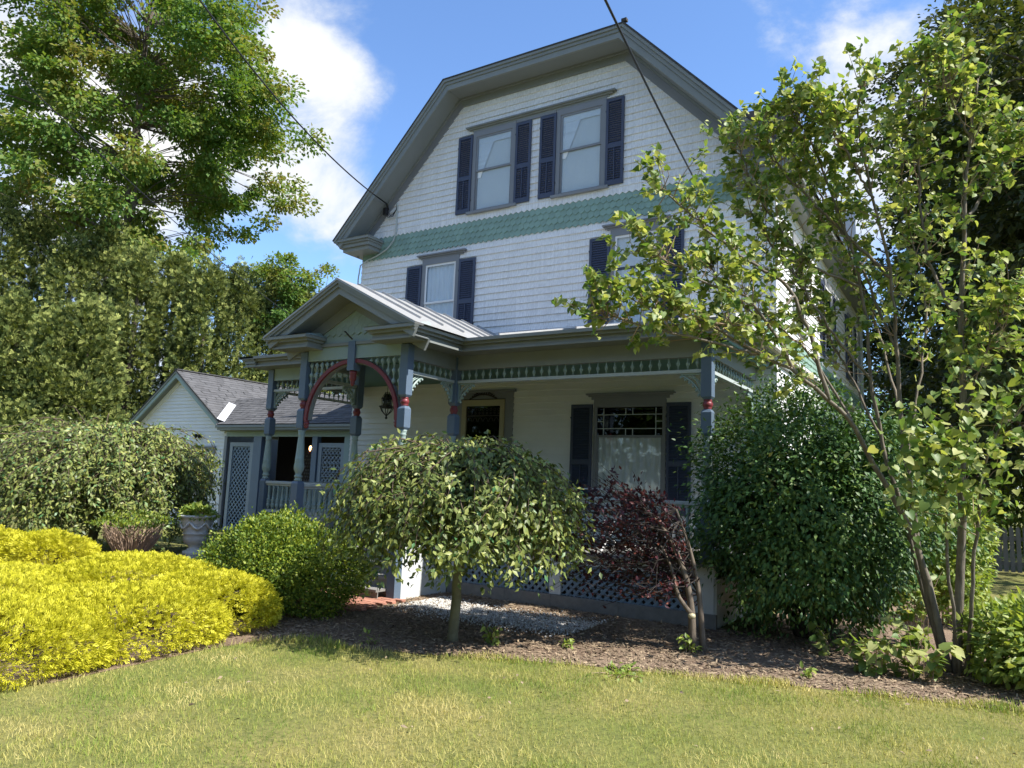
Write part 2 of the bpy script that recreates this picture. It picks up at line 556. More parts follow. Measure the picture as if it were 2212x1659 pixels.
def unit(a):
    return a / (np.linalg.norm(a, axis=-1, keepdims=True) + 1e-9)


def rand_dirs(n):
    return unit(rng.normal(size=(n, 3)))


def scatter(name, tpl, pos, dirs, nrm, scl, mat, parent=None, smooth=False):
    """one mesh holding a copy of the small template (x width, y length, z normal) at every position"""
    V, T = tpl
    d = unit(dirs)
    s = unit(np.cross(d, nrm))
    n = np.cross(s, d)
    scl = np.broadcast_to(np.asarray(scl, float), (len(pos),))
    P = pos[:, None, :] + scl[:, None, None] * (V[None, :, 0:1] * s[:, None, :] + V[None, :, 1:2] * d[:, None, :] + V[None, :, 2:3] * n[:, None, :])
    TT = (T[None] + (np.arange(len(pos)) * len(V))[:, None, None]).reshape(-1, 3)
    me = npmesh(name, P.reshape(-1, 3), TT, mat, smooth)
    o = bpy.data.objects.new(name, me)
    return link(o, parent)


def frame_matrix(p, d, n, s):
    d = d / np.linalg.norm(d)
    x = np.cross(d, n)
    x /= np.linalg.norm(x) + 1e-9
    z = np.cross(x, d)
    return Matrix(((x[0] * s, d[0] * s, z[0] * s, p[0]), (x[1] * s, d[1] * s, z[1] * s, p[1]), (x[2] * s, d[2] * s, z[2] * s, p[2]), (0, 0, 0, 1)))


def leafset(name, tpl, pos, dirs, nrm, scl, mat, parent, singles=300):
    """the leaves that show largest as single parts, the rest of the crown as one mass"""
    pos, dirs, nrm = np.asarray(pos), np.asarray(dirs), np.asarray(nrm)
    scl = np.broadcast_to(np.asarray(scl, float), (len(pos),)).copy()
    depth = (pos - CAM) @ FW
    px = np.abs((pos - CAM) @ RT / depth) < 0.69
    score = scl / depth * np.where(px, 1, 0.01)
    order = np.argsort(-score)
    near, rest = order[:singles], order[singles:]
    V, T = tpl
    me = npmesh('leaf', V, T, mat, True)
    for i in near:
        o = bpy.data.objects.new('leaf', me)
        m = frame_matrix(pos[i], dirs[i], nrm[i], scl[i])
        COL.objects.link(o)
        o.matrix_basis = m
        o.parent = parent
        o.matrix_parent_inverse = parent.matrix_basis.inverted()
    c = scatter('crown', tpl, pos[rest], dirs[rest], nrm[rest], scl[rest], mat, parent, True)
    c['kind'] = 'stuff'
    return c


def fan(vs, ts):
    return np.array(vs, float), np.array(ts, int)


OVAL = fan([(0, 0, 0), (-0.24, 0.33, 0.06), (0, 0.4, 0), (0.24, 0.33, 0.06), (-0.2, 0.65, 0.04), (0.2, 0.65, 0.04), (0, 1, -0.12)],
           [(0, 2, 1), (0, 3, 2), (1, 2, 4), (2, 3, 5), (2, 6, 4), (2, 5, 6)])
OVAL4 = fan([(0, 0, 0), (-0.24, 0.42, 0.06), (0, 0.48, -0.01), (0.24, 0.42, 0.06), (0, 1, -0.12)], [(0, 2, 1), (0, 3, 2), (1, 2, 4), (2, 3, 4)])
DIAMOND = fan([(0, 0, 0), (-0.3, 0.5, 0.05), (0.3, 0.5, 0.05), (0, 1, -0.05)], [(0, 2, 1), (1, 2, 3)])
HEART = fan([(0, 0.1, 0), (-0.28, -0.04, 0.08), (-0.47, 0.2, 0.12), (-0.36, 0.55, 0.07), (0, 1.05, -0.14), (0.36, 0.55, 0.07), (0.47, 0.2, 0.12), (0.28, -0.04, 0.08), (0, 0.5, -0.02)],
            [(0, 8, 1), (1, 8, 2), (2, 8, 3), (3, 8, 4), (4, 8, 5), (5, 8, 6), (6, 8, 7), (7, 8, 0)])
NARROW = fan([(0, 0, 0), (-0.2, 0.45, 0.05), (0.2, 0.45, 0.05), (0, 1, -0.1)], [(0, 2, 1), (1, 2, 3)])
TRI3 = fan([(0, 0, 0), (-0.5, 0.7, 0.05), (-0.25, 0.85, 0), (-0.12, 0.9, 0.03), (0.12, 1.0, 0), (0.28, 0.82, 0), (0.5, 0.62, 0.06)],
           [(0, 2, 1), (0, 4, 3), (0, 6, 5)])
THREAD = fan([(0, 0, 0), (-0.36, 0.66, 0.06), (-0.20, 0.80, 0.08), (-0.05, 0.95, 0.02), (0.08, 1.05, -0.06), (0.24, 0.82, 0.04), (0.40, 0.66, 0.02)],
             [(0, 2, 1), (0, 4, 3), (0, 6, 5)])


def pinside(poly, x, y):
    x, y = np.asarray(x), np.asarray(y)
    c = np.zeros(x.shape, bool)
    n = len(poly)
    for i in range(n):
        x0, y0 = poly[i]
        x1, y1 = poly[(i + 1) % n]
        t = ((y0 > y) != (y1 > y)) & (x < (x1 - x0) * (y - y0) / (y1 - y0 + 1e-12) + x0)
        c ^= t
    return c


# ------------------------------------------------------------------ ground
def sheet(name, poly, z, mat, thick=0.0):
    me = bpy.data.meshes.new(name)
    me.from_pydata([(x, y, z) for x, y in poly], [], [tuple(range(len(poly)))])
    me.materials.append(mat)
    o = bpy.data.objects.new(name, me)
    COL.objects.link(o)
    return struct(o)


sheet('ground', [(-900, -900), (900, -900), (900, 900), (-900, 900)], G, M['soil'])
BED = [(2.6, -9.9), (4.4, -9.4), (5.35, -8.6), (5.25, -7.2), (5.3, -6.5), (5.9, -6.15), (6.4, -6.08), (7.0, -5.85), (7.7, -5.5), (8.5, -5.15), (9.2, -4.95), (10.1, -4.6), (11.0, -4.38), (11.9, -4.15),
       (13.5, -3.6), (15.5, -2.8), (15.5, 2.5), (9.1, 2.5), (9.1, -2.3), (4.6, -2.3), (4.6, -4.0), (2.3, -4.0), (-1.5, -3.0), (-4.5, -4.2), (-4.5, -8), (-1, -10)]
sheet('planting_bed', BED, G + 0.004, M['bed'])

# unseen street behind the photographer; dark road added to cut bounced light
sheet('pavement', [(-200, -14.4), (200, -14.4), (200, -12.9), (-200, -12.9)], G + 0.004, M['concrete'])
sheet('added_road', [(-200, -24.0), (200, -24.0), (200, -15.2), (-200, -15.2)], G + 0.003, M['added_road'])

# brick path to the steps
PATH = [(2.45, -3.62), (4.45, -3.62), (4.45, -4.05), (4.9, -4.6), (5.2, -5.1), (4.3, -5.4), (2.9, -4.9)]
path = sheet('brick_path', [(2.4, -3.6), (4.75, -3.6), (5.0, -4.4), (4.6, -4.75), (2.4, -4.75)], G + 0.008, M['mulch'])
bm = MB().box(-0.096, 0.096, -0.046, 0.046, 0, 0.03).mesh('brick', M['brickA'])
for i in range(12):
    for j in range(11):
        x = 2.5 + i * 0.2 + (0.1 if j % 2 else 0)
        y = -3.66 - j * 0.1
        if x < 4.72 + (0.2 if y < -4.2 else 0):
            place('brick', bm, path, (x, y, G + 0.006 + random.uniform(0, 0.005)), random.uniform(-0.03, 0.03))


# ------------------------------------------------------------------ the house
HW, HD = 9.0, 10.2
house = thing('house', 'large pale grey shingled Victorian house with clipped front gable and navy shutters', 'house', (4.5, 5.0, G))
RA, RB, RC, RD = (-0.45, 6.80), (2.46, 9.90), (6.54, 9.90), (9.45, 6.80)
OPEN = [(1.85, 2.68, 4.42, 6.10), (6.215, 7.05, 4.42, 6.10), (3.03, 3.945, 7.06, 8.72), (5.02, 5.935, 7.06, 8.72), (2.98, 4.04, 0.64, 3.17), (5.93, 7.21, 1.15, 2.98)]
EXPO = 0.137


def rake_x(z, d):
    """left edge of the gable at height z, d metres inside the roof line"""
    sl_ = (RB[1] - RA[1]) / (RB[0] - RA[0])
    return RA[0] + (z - RA[1]) / sl_ + d * math.sqrt(1 + 1 / sl_ ** 2)


def spans(x0, x1, z0, z1):
    out = [(x0, x1)]
    for (a, b, c, d) in OPEN:
        if z1 <= c + 0.02 or z0 >= d - 0.02:
            continue
        nx = []
        for (p, q) in out:
            if b <= p or a >= q:
                nx.append((p, q))
            else:
                if a > p:
                    nx.append((p, a))
                if b < q:
                    nx.append((b, q))
        out = nx
    return out


wall = MB().box(0, HW, 0.03, 0.05, G, 0.6).build('front_wall', M['siding'], house)


def shingle_course(z0, z1, x0, x1, smooth_board=False):
    mb = MB()
    for (a, b) in spans(x0, x1, z0, z1):
        x = a
        while x < b - 1e-6:
            w = random.uniform(1.6, 3.0) if smooth_board else random.uniform(0.085, 0.21)
            e = min(b, x + w)
            if b - e < 0.05:
                e = b
            g = 0.0001
            dz = 0 if smooth_board else random.uniform(-0.0006, 0.0006)
            yb = -0.031 - (0 if smooth_board else random.uniform(0, 0.0008))
            p, q = x + g, e - g
            if e == b:
                q = b
            mb.add([(p, yb, z0 + dz), (q, yb, z0 + dz), (q, -0.003, z1 + 0.02), (p, -0.003, z1 + 0.02), (p, 0.012, z0 + dz), (q, 0.012, z0 + dz), (q, 0.012, z1 + 0.02), (p, 0.012, z1 + 0.02)],
                   [(0, 1, 2, 3), (4, 5, 1, 0), (0, 3, 7, 4), (1, 5, 6, 2), (5, 4, 7, 6)])
            x = e
    if mb.v:
        mb.build('clapboard' if smooth_board else 'shingle_course', M['clap'] if smooth_board else M['siding'], wall)['kind'] = 'stuff'


z = 0.6
while z < 3.9:
    shingle_course(z, z + 0.118, 0.0, HW, True)
    z += 0.118
zb = 6.397
z = zb
rows = []
while z > 3.9:
    rows.append(z - EXPO)
    z -= EXPO
for z in rows:
    shingle_course(z, z + EXPO, 0.0, HW)
z = 6.88 + 0.14
while z < 9.62:
    xl = max(0, rake_x(z, 0.30))
    shingle_course(z, z + EXPO, xl, HW - xl)
    z += EXPO
# belt of pointed shingles
PIT, PH = 0.1268, 0.121
AMP = 0.042


def pointed(w, h, tilt=0.022):
    hw = w / 2 - 0.0012
    poly = [(-hw, h), (-hw, AMP), (0, 0), (hw, AMP), (hw, h)]
    mb = MB()
    n = 5
    vs = [(x, -0.008 - tilt + tilt * (zz / h), zz) for x, zz in poly] + [(x, 0.004, zz) for x, zz in poly]
    fs = [(0, 1, 2, 3, 4)] + [(i, n + i, n + (i + 1) % n, (i + 1) % n) for i in range(n)]
    return mb.add(vs, fs)


pm = pointed(PIT, PH + AMP + 0.02).mesh('scale_shingle', M['sage'])
for r in range(4):
    zz = 6.397 - AMP * 0.4 + r * PH
    off = PIT / 2 if r % 2 else 0
    k = 0
    while True:
        x = 0.02 + PIT / 2 + off + k * PIT
        if x > HW - 0.03:
            break
        place('scale_shingle', pm, wall, (x, -0.004 + random.uniform(-0.002, 0.001), zz + random.uniform(-0.002, 0.002)))
        k += 1
mb = MB()
for k in range(70):
    x = 0.02 + PIT / 2 + k * PIT
    zz = 6.397 - AMP * 0.4 + 4 * PH
    hw = PIT / 2 - 0.001
    poly = [(-hw, 0.20), (-hw, AMP), (0, 0), (hw, AMP), (hw, 0.20)]
    vs = [(x + a, -0.034 + 0.02 * (b / 0.2), zz + b) for a, b in poly] + [(x + a, 0.0, zz + b) for a, b in poly]
    mb.add(vs, [(0, 1, 2, 3, 4)] + [(i, 5 + i, 5 + (i + 1) % 5, (i + 1) % 5) for i in range(5)])
mb.build('pointed_course', M['siding'], wall)['kind'] = 'stuff'


# side and rear walls
def side_wall(x, sgn, name):
    w = MB().box(min(x, x - sgn * 0.02), max(x, x - sgn * 0.02), 0.06, HD, G, 6.7).build(name, M['clap'], house)
    z = G + 0.3
    while z < 6.6:
        if sgn < 0 or not (3.72 < z + 0.06 < 4.24):
            MB().add([(x + sgn * 0.02, 0.0 if sgn > 0 else 0.0, z), (x + sgn * 0.02, HD, z), (x + sgn * 0.003, HD, z + 0.125), (x + sgn * 0.003, 0.0, z + 0.125), (x - sgn * 0.001, 0.0, z), (x - sgn * 0.001, HD, z)],
                     [(0, 1, 2, 3), (5, 4, 0, 1)]).build('clapboard', M['clap'], w)
        z += 0.12
    return w


side_r = side_wall(HW, 1, 'side_wall')
side_wall(0.0, -1, 'side_wall')
MB().box(0, HW, HD - 0.05, HD, G, 9.6).build('rear_wall', M['clap'], house)
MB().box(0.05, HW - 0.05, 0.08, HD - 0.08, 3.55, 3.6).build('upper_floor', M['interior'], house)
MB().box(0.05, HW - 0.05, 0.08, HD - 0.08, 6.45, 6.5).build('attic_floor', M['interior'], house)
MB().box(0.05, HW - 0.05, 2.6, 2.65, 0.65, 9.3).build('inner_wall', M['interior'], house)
for yc in (0.0, HD):
    MB().box(HW - 0.02, HW + 0.045, yc - 0.035 if yc == 0 else yc - 0.12, yc + 0.10 if yc == 0 else yc, G, 6.6).build('corner_board', M['white'], house)
# belt of sage shingles along the right wall and across the porch end
for r in range(4):
    mb = MB()
    z0 = 3.80 + r * 0.105
    y = -2.0 + r * 0.45 if r < 3 else -0.55
    k = 0
    while y < HD - 0.15:
        w = 0.115
        xo = HW + 0.028
        mb.add([(xo, y + 0.002, z0 + 0.03), (xo, y + w / 2, z0), (xo, y + w - 0.002, z0 + 0.03), (xo - 0.02, y + w - 0.002, z0 + 0.15), (xo - 0.02, y + 0.002, z0 + 0.15),
                (xo - 0.03, y + 0.002, z0 + 0.03), (xo - 0.03, y + w / 2, z0), (xo - 0.03, y + w - 0.002, z0 + 0.03)],
               [(0, 1, 2, 3, 4), (5, 6, 1, 0), (6, 7, 2, 1)])
        y += w
    mb.build('shingle_course', M['sage'], side_r)['kind'] = 'stuff'
MB().box(HW - 0.01, HW + 0.14, 0.0, HD, 3.74, 3.80).build('drip_board', M['white'], side_r)
MB().box(HW - 0.01, HW + 0.06, 0.0, HD, 3.60, 3.738).build('belt_board', M['trim'], side_r)


# roof and cornices
def offset_path(path, d):
    out = []
    n = len(path)
    for i in range(n):
        segs = []
        if i > 0:
            segs.append((path[i - 1], path[i]))
        if i < n - 1:
            segs.append((path[i], path[i + 1]))
        ns = []
        for a, b in segs:
            dx, dz = b[0] - a[0], b[1] - a[1]
            l = math.hypot(dx, dz)
            ns.append((dz / l, -dx / l))
        if len(ns) == 1:
            out.append((path[i][0] + ns[0][0] * d, path[i][1] + ns[0][1] * d))
        else:
            bx, bz = ns[0][0] + ns[1][0], ns[0][1] + ns[1][1]
            k = d * 2 / (bx * bx + bz * bz)
            out.append((path[i][0] + bx * k, path[i][1] + bz * k))
    return out


def band(path, d0, d1, y0, y1, mb=None, segs=None):
    mb = mb or MB()
    a, b = offset_path(path, d0), offset_path(path, d1)
    for i in range(len(path) - 1):
        if segs is not None and i not in segs:
            continue
        mb.prism([a[i], b[i], b[i + 1], a[i + 1]], y0, y1)
    return mb


RP = [RA, RB, RC, RD]
OV = -0.50
roof = MB()
YB = HD + 0.4
DZ = 10.25                                   # nearly flat deck above the steep slopes
roof.add([(RA[0], OV - 0.05, RA[1]), (RB[0], OV - 0.05, RB[1]), (RC[0], OV - 0.05, RC[1]), (RD[0], OV - 0.05, RD[1]), (4.5, 1.6, DZ), (4.5, YB - 2, DZ), (RA[0], YB, RA[1]), (RB[0], YB, RB[1]), (RC[0], YB, RC[1]), (RD[0], YB, RD[1])],
         [(0, 1, 7, 6), (2, 3, 9, 8), (1, 2, 4), (1, 4, 5, 7), (2, 8, 5, 4), (7, 5, 8)])
roofo = roof.build('roof', M['darkroof'], house)
band(RP, 0.004, 0.032, OV - 0.055, OV + 0.3).build('roof_edge', M['darkroof'], roofo)
for i, nm in ((0, 'left'), (1, 'top'), (2, 'right')):
    band(RP, 0.034, 0.085, OV - 0.045, OV + 0.06, segs=[i]).build('crown_moulding', M['trim'], roofo)
    band(RP, 0.087, 0.15, OV - 0.02, OV + 0.06, segs=[i]).build('crown_moulding', M['trim'], roofo)
    band(RP, 0.152, 0.262, OV, OV + 0.05, segs=[i]).build('fascia_board', M['trim'], roofo)
    band(RP, 0.225, 0.245, OV + 0.052, -0.002, segs=[i]).build('soffit', M['soffit'], roofo)
    band(RP, 0.248, 0.285, -0.075, 0.0, segs=[i]).build('bed_moulding', M['trim'], roofo)
    band(RP, 0.287, 0.43, -0.045, 0.0, segs=[i]).build('frieze_board', M['casing'] if i != 1 else M['trim'], roofo)
# raised shingle tips and a little vane on the peak corner
MB().box(6.50, 6.60, OV - 0.06, OV + 0.02, 9.90, 9.955).build('ridge_cap', M['darkroof'], roofo)
for sgn, xw in ((-1, 0.0), (1, HW)):
    ret = MB()
    xo = lambda v: xw + sgn * v
    bx = lambda a, b, y0, y1, z0, z1: ret.box(min(xo(a), xo(b)), max(xo(a), xo(b)), y0, y1, z0, z1)
    bx(-0.52, 0.24, -0.40, 0.0, 6.54, 6.62)
    bx(-0.56, 0.31, -0.45, 0.0, 6.622, 6.70)
    bx(-0.58, 0.37, -0.49, 0.0, 6.702, 6.745)
    bx(-0.61, 0.42, -0.53, 0.0, 6.747, 6.80)
    ro = ret.build('eave_return', M['trim'], house)
    cap = MB()
    a, b = sorted((xo(-0.62), xo(0.43)))
    cap.add([(a, -0.54, 6.803), (b, -0.54, 6.803), (b, 0, 6.803), (a, 0, 6.803), (a + (0.25 if sgn > 0 else 0.3), -0.05, 6.93), (b - (0.3 if sgn > 0 else 0.25), -0.05, 6.93)],
            [(0, 1, 5, 4), (1, 2, 5), (3, 0, 4), (2, 3, 4, 5), (3, 2, 1, 0)])
    cap.build('return_cap', M['pale'], ro)
    ev = MB()
    bx2 = lambda p, q, z0, z1: ev.box(min(xo(p), xo(q)), max(xo(p), xo(q)), 0.002, YB, z0, z1)
    bx2(0, 0.24, 6.54, 6.62); bx2(0, 0.31, 6.622, 6.70); bx2(0, 0.40, 6.702, 6.80)
    ev.build('eave_cornice', M['trim'], house)


# windows of the front
def louvre_shutter(x0, x1, z0, z1, y=-0.028, mat=None, split=0.45, parent=house):
    mat = mat or M['navy']
    w = 0.05
    zm = z0 + (z1 - z0) * split
    xm = (x0 + x1) / 2
    f = MB()
    f.box(x0, x0 + w, y - 0.032, y, z0, z1).box(x1 - w, x1, y - 0.032, y, z0, z1)
    f.box(x0 + w, x1 - w, y - 0.031, y, z0, z0 + 0.09).box(x0 + w, x1 - w, y - 0.031, y, z1 - 0.06, z1).box(x0 + w, x1 - w, y - 0.031, y, zm - 0.045, zm + 0.045)
    f.box(xm - 0.008, xm + 0.008, y - 0.042, y - 0.02, z0 + 0.1, zm - 0.05)
    s = f.build('shutter', mat, parent)
    l = MB()
    for a, b in ((z0 + 0.09, zm - 0.045), (zm + 0.045, z1 - 0.06)):
        n = max(3, int((b - a) / 0.042))
        st = (b - a) / n
        for i in range(n):
            q = a + i * st
            l.add([(x0 + w, y - 0.03, q), (x1 - w, y - 0.03, q), (x1 - w, y - 0.004, q + st * 1.05), (x0 + w, y - 0.004, q + st * 1.05), (x0 + w, y - 0.024, q - 0.004), (x1 - w, y - 0.024, q - 0.004)],
                  [(0, 1, 2, 3), (4, 5, 1, 0), (3, 2, 5, 4)])
    l.build('louvres', mat, s)
    MB().box(x0 - 0.012, x0 + 0.012, y - 0.03, y - 0.01, z1 - 0.25, z1 - 0.22).box(x1 - 0.012, x1 + 0.014, y - 0.03, y - 0.01, z0 + 0.25, z0 + 0.28).build('hinge', M['black'], s)
    return s


def curtain(x0, x1, z0, z1, y, mat, parent, swag=None, n=60, amp=0.018, freq=40):
    V, F = [], []
    m = 8
    for i in range(n + 1):
        x = x0 + (x1 - x0) * i / n
        for j in range(m + 1):
            zz = z0 + (z1 - z0) * j / m
            V.append((x, y + amp * math.sin(freq * x + 0.6 * math.sin(3 * x)) * (1.15 - 0.5 * j / m), zz))
    for i in range(n):
        for j in range(m):
            F.append((i * (m + 1) + j, (i + 1) * (m + 1) + j, (i + 1) * (m + 1) + j + 1, i * (m + 1) + j + 1))
    MB().add(V, F).build('curtain', mat, parent, True)


def sash_window(x0, x1, z0, z1, zm, casing, sashm, style, sill=True, head=None):
    c = MB()
    cw = 0.085
    c.box(x0 - cw, x0, -0.042, 0.06, z0, z1).box(x1, x1 + cw, -0.042, 0.06, z0, z1).box(x0 - cw, x1 + cw, -0.043, 0.06, z1, z1 + 0.13)
    win = c.build('window', casing, house)
    s = MB()
    t = 0.042
    for a, b, yy in ((z0, zm + 0.02, -0.012), (zm - 0.02, z1, -0.030)):
        s.box(x0 + 0.002, x0 + t, yy, yy + 0.017, a, b).box(x1 - t, x1 - 0.002, yy, yy + 0.017, a, b).box(x0 + t, x1 - t, yy, yy + 0.0165, a, a + t).box(x0 + t, x1 - t, yy, yy + 0.0165, b - t, b)
    s.build('sash', sashm, win)
    MB().box(x0 + t - 0.005, x1 - t + 0.005, -0.006, -0.003, z0 + t - 0.005, zm + 0.0).build('pane', M['glass'], win)
    MB().box(x0 + t - 0.005, x1 - t + 0.005, -0.024, -0.021, zm, z1 - t + 0.005).build('pane', M['glass'], win)
    if sill:
        MB().box(x0 - 0.16, x1 + 0.16, -0.085, 0.05, z0 - 0.055, z0 - 0.002).build('sill', casing, win)
    if head:
        a, b, zz = head
        h = MB().box(a + 0.08, b - 0.08, -0.047, 0.0, z1 + 0.132, zz - 0.06).box(a + 0.03, b - 0.03, -0.075, 0.0, zz - 0.058, zz - 0.03).box(a, b, -0.11, 0.0, zz - 0.028, zz)
        h.build('head_moulding', casing, win)
    if style == 'lace':
        curtain(x0 + 0.03, x1 - 0.03, z0 + 0.05, z1 - 0.02, 0.022, M['curtain'], win, freq=55, amp=0.012)
    elif style == 'swag':
        cu = MB()
        xm = x1
        n = 14
        for k in range(n):
            t0, t1 = k / n, (k + 1) / n
            za, zb_ = z1 - 0.16, zm - 0.15
            # left panel drawn aside, narrowing towards its tie
            f = lambda t: x0 + 0.05 + (x1 - x0) * (0.42 - 0.34 * t)
            p0, p1 = za + (zb_ - za) * t0, za + (zb_ - za) * t1
            cu.add([(x0 + 0.03, -0.004, p0), (f(t0), -0.010, p0), (f(t1), -0.010, p1), (x0 + 0.03, -0.004, p1)], [(0, 1, 2, 3)])
        cu.box(x0 + 0.03, x1 - 0.03, -0.012, -0.006, z1 - 0.17, z1 - 0.02)
        cu.build('curtain', M['curtain'], win)
        MB().box(x0 + 0.02, x1 - 0.02, 0.006, 0.010, z0, z1).build('blind', M['shade'], win)
    elif style == 'blind':
        MB().box(x0 + 0.02, x1 - 0.02, 0.006, 0.010, zm + 0.25, z1).build('blind', M['white'], win)
        curtain(x0 + 0.03, x1 - 0.03, z0 + 0.05, zm + 0.2, 0.035, M['curtain'], win, freq=45, amp=0.012)
    return win


sash_window(1.865, 2.665, 4.44, 6.08, 5.25, M['casing'], M['white'], 'lace', head=(1.66, 2.93, 6.30))
sash_window(6.232, 7.032, 4.44, 6.08, 5.25, M['casing'], M['white'], 'blind', head=(6.00, 7.30, 6.30))
louvre_shutter(1.37, 1.772, 4.45, 6.09)
louvre_shutter(2.758, 3.165, 4.45, 6.09)
louvre_shutter(5.735, 6.14, 4.45, 6.09)
louvre_shutter(7.125, 7.53, 4.45, 6.09)
wa = sash_window(3.045, 3.93, 7.08, 8.70, 7.95, M['casing'], M['casing'], 'swag')
wb = sash_window(5.035, 5.92, 7.08, 8.70, 7.95, M['casing'], M['casing'], 'swag')
louvre_shutter(2.594, 2.955, 7.07, 8.764)
louvre_shutter(4.02, 4.381, 7.07, 8.764)
louvre_shutter(4.584, 4.945, 7.07, 8.764)
louvre_shutter(6.01, 6.37, 7.07, 8.764)
MB().box(2.93, 6.06, -0.046, 0.0, 8.832, 8.87).box(2.86, 6.14, -0.08, 0.0, 8.872, 8.90).box(2.80, 6.20, -0.115, 0.0, 8.902, 8.93).build('head_moulding', M['trim'], wb)
MB().box(4.03, 4.93, -0.0445, 0.0, 8.78, 8.832).build('head_board', M['casing'], wb)

# the leaded porch window, its shutters
c = MB()
x0, x1, z0, z1 = 5.96, 7.18, 1.17, 2.96
c.box(x0 - 0.06, x0, -0.04, 0.06, z0, z1).box(x1, x1 + 0.06, -0.04, 0.06, z0, z1).box(x0 - 0.06, x1 + 0.06, -0.041, 0.06, z1, z1 + 0.14)
pw = c.build('window', M['casing'], house)
MB().box(x0, x1, -0.03, 0.0, 2.43, 2.47).box(x0, x0 + 0.03, -0.025, 0.0, z0, 2.43).box(x1 - 0.03, x1, -0.025, 0.0, z0, 2.43).box(x0, x1, -0.025, 0.0, z0, z0 + 0.05).build('sash', M['casing'], pw)
MB().box(x0 + 0.03, x1 - 0.03, -0.012, -0.009, z0 + 0.05, 2.43).build('pane', M['glass'], pw)
gx = [x0, x0 + 0.125, (x0 + x1) / 2 - 0.065, (x0 + x1) / 2 + 0.065, x1 - 0.125, x1]
gz = [2.47, 2.585, 2.71, 2.83, 2.945]
for i in range(5):
    for j in range(4):
        if i in (1, 2, 3) and j in (1, 2):
            continue
        MB().box(gx[i] + 0.006, gx[i + 1] - 0.006, -0.012, -0.009, gz[j] + 0.005, gz[j + 1] - 0.005).build('pane', M['stained'], pw)
MB().box(gx[1] + 0.006, gx[4] - 0.006, -0.012, -0.009, gz[1] + 0.005, gz[3] - 0.005).build('pane', M['stained'], pw)
ld = MB()
for i in (1, 4):
    ld.box(gx[i] - 0.007, gx[i] + 0.007, -0.02, -0.002, 2.47, 2.95)
for i in (2, 3):
    ld.box(gx[i] - 0.007, gx[i] + 0.007, -0.02, -0.002, gz[0], gz[1]).box(gx[i] - 0.007, gx[i] + 0.007, -0.02, -0.002, gz[3], gz[4])
for j in (1, 3):
    ld.box(x0, x1, -0.021, -0.003, gz[j] - 0.007, gz[j] + 0.007)
ld.box(x0, gx[1], -0.021, -0.003, gz[2] - 0.007, gz[2] + 0.007).box(gx[4], x1, -0.021, -0.003, gz[2] - 0.007, gz[2] + 0.007)
ld.build('leading', M['pale'], pw)
curtain(x0 + 0.02, x1 - 0.02, z0, 2.45, 0.026, M['curtain'], pw, freq=48, n=110, amp=0.018)
MB().box(x0 - 0.14, x1 + 0.14, -0.08, 0.05, z0 - 0.05, z0 - 0.002).build('sill', M['casing'], pw)
MB().box(5.85, 7.30, -0.047, 0.0, 3.10, 3.15).box(5.80, 7.36, -0.07, 0.0, 3.152, 3.18).box(5.76, 7.40, -0.10, 0.0, 3.182, 3.21).build('head_moulding', M['casing'], pw)
louvre_shutter(5.455, 5.875, 1.15, 3.02)
louvre_shutter(7.255, 7.675, 1.15, 3.02)

# front door in its cream screen frame
dr = MB().box(3.01, 3.11, -0.05, 0.05, 0.65, 3.16).box(3.91, 4.01, -0.05, 0.05, 0.65, 3.16).box(3.11, 3.91, -0.049, 0.05, 3.04, 3.16).box(3.11, 3.91, -0.048, 0.04, 0.65, 1.25).build('front_door', M['cream'], house)
MB().box(3.11, 3.91, -0.012, -0.008, 1.25, 3.04).build('pane', M['stained'], dr)
sc = MB()
for i in range(9):                                   # fretwork across the top of the glass
    xx = 3.15 + i * 0.09
    for (dz, r) in ((2.97, 0.026), (2.90, 0.018)):
        pts = [(xx + r * math.cos(t), -0.03, dz + r * math.sin(t)) for t in np.linspace(0, 2 * math.pi, 11)]
        sc.tube(pts, 0.006, 5)
sc.box(3.11, 3.91, -0.035, -0.02, 2.84, 2.855)
for i in range(6):
    xx = 3.2 + i * 0.125
    pts = [(xx + 0.05 * math.cos(t), -0.03, 2.72 + 0.09 * math.sin(t)) for t in np.linspace(0.2, 3.0, 8)]
    sc.tube(pts, 0.006, 5)
sc.build('fretwork', M['darkwood'], dr)
curtain(3.13, 3.9, 1.25, 2.62, 0.10, M['cream'], dr, freq=60)
MB().box(2.80, 3.005, -0.035, 0.0, 0.65, 3.18).box(4.015, 4.20, -0.035, 0.0, 0.65, 3.18).box(2.80, 4.20, -0.036, 0.0, 3.18, 3.30).box(2.76, 4.25, -0.08, 0.0, 3.302, 3.35).build('door_casing', M['casing'], dr)
cr = MB()
for i in range(-6, 7):
    t = i / 6
    r = 0.035 * (1.15 - abs(t))
    cx, cz = 3.51 + t * 0.3, 3.195 + 0.10 * (1 - t * t)
    cr.tube([(cx + r * math.cos(a) , -0.055, cz + r * math.sin(a)) for a in np.linspace(0, 5.2, 10)], 0.011, 5)
cr.tube([(3.19 + 0.64 * k / 16, -0.055, 3.175 + 0.09 * math.sin(math.pi * k / 16)) for k in range(17)], 0.014, 6)
cr.build('door_crest', M['darkwood'], dr)


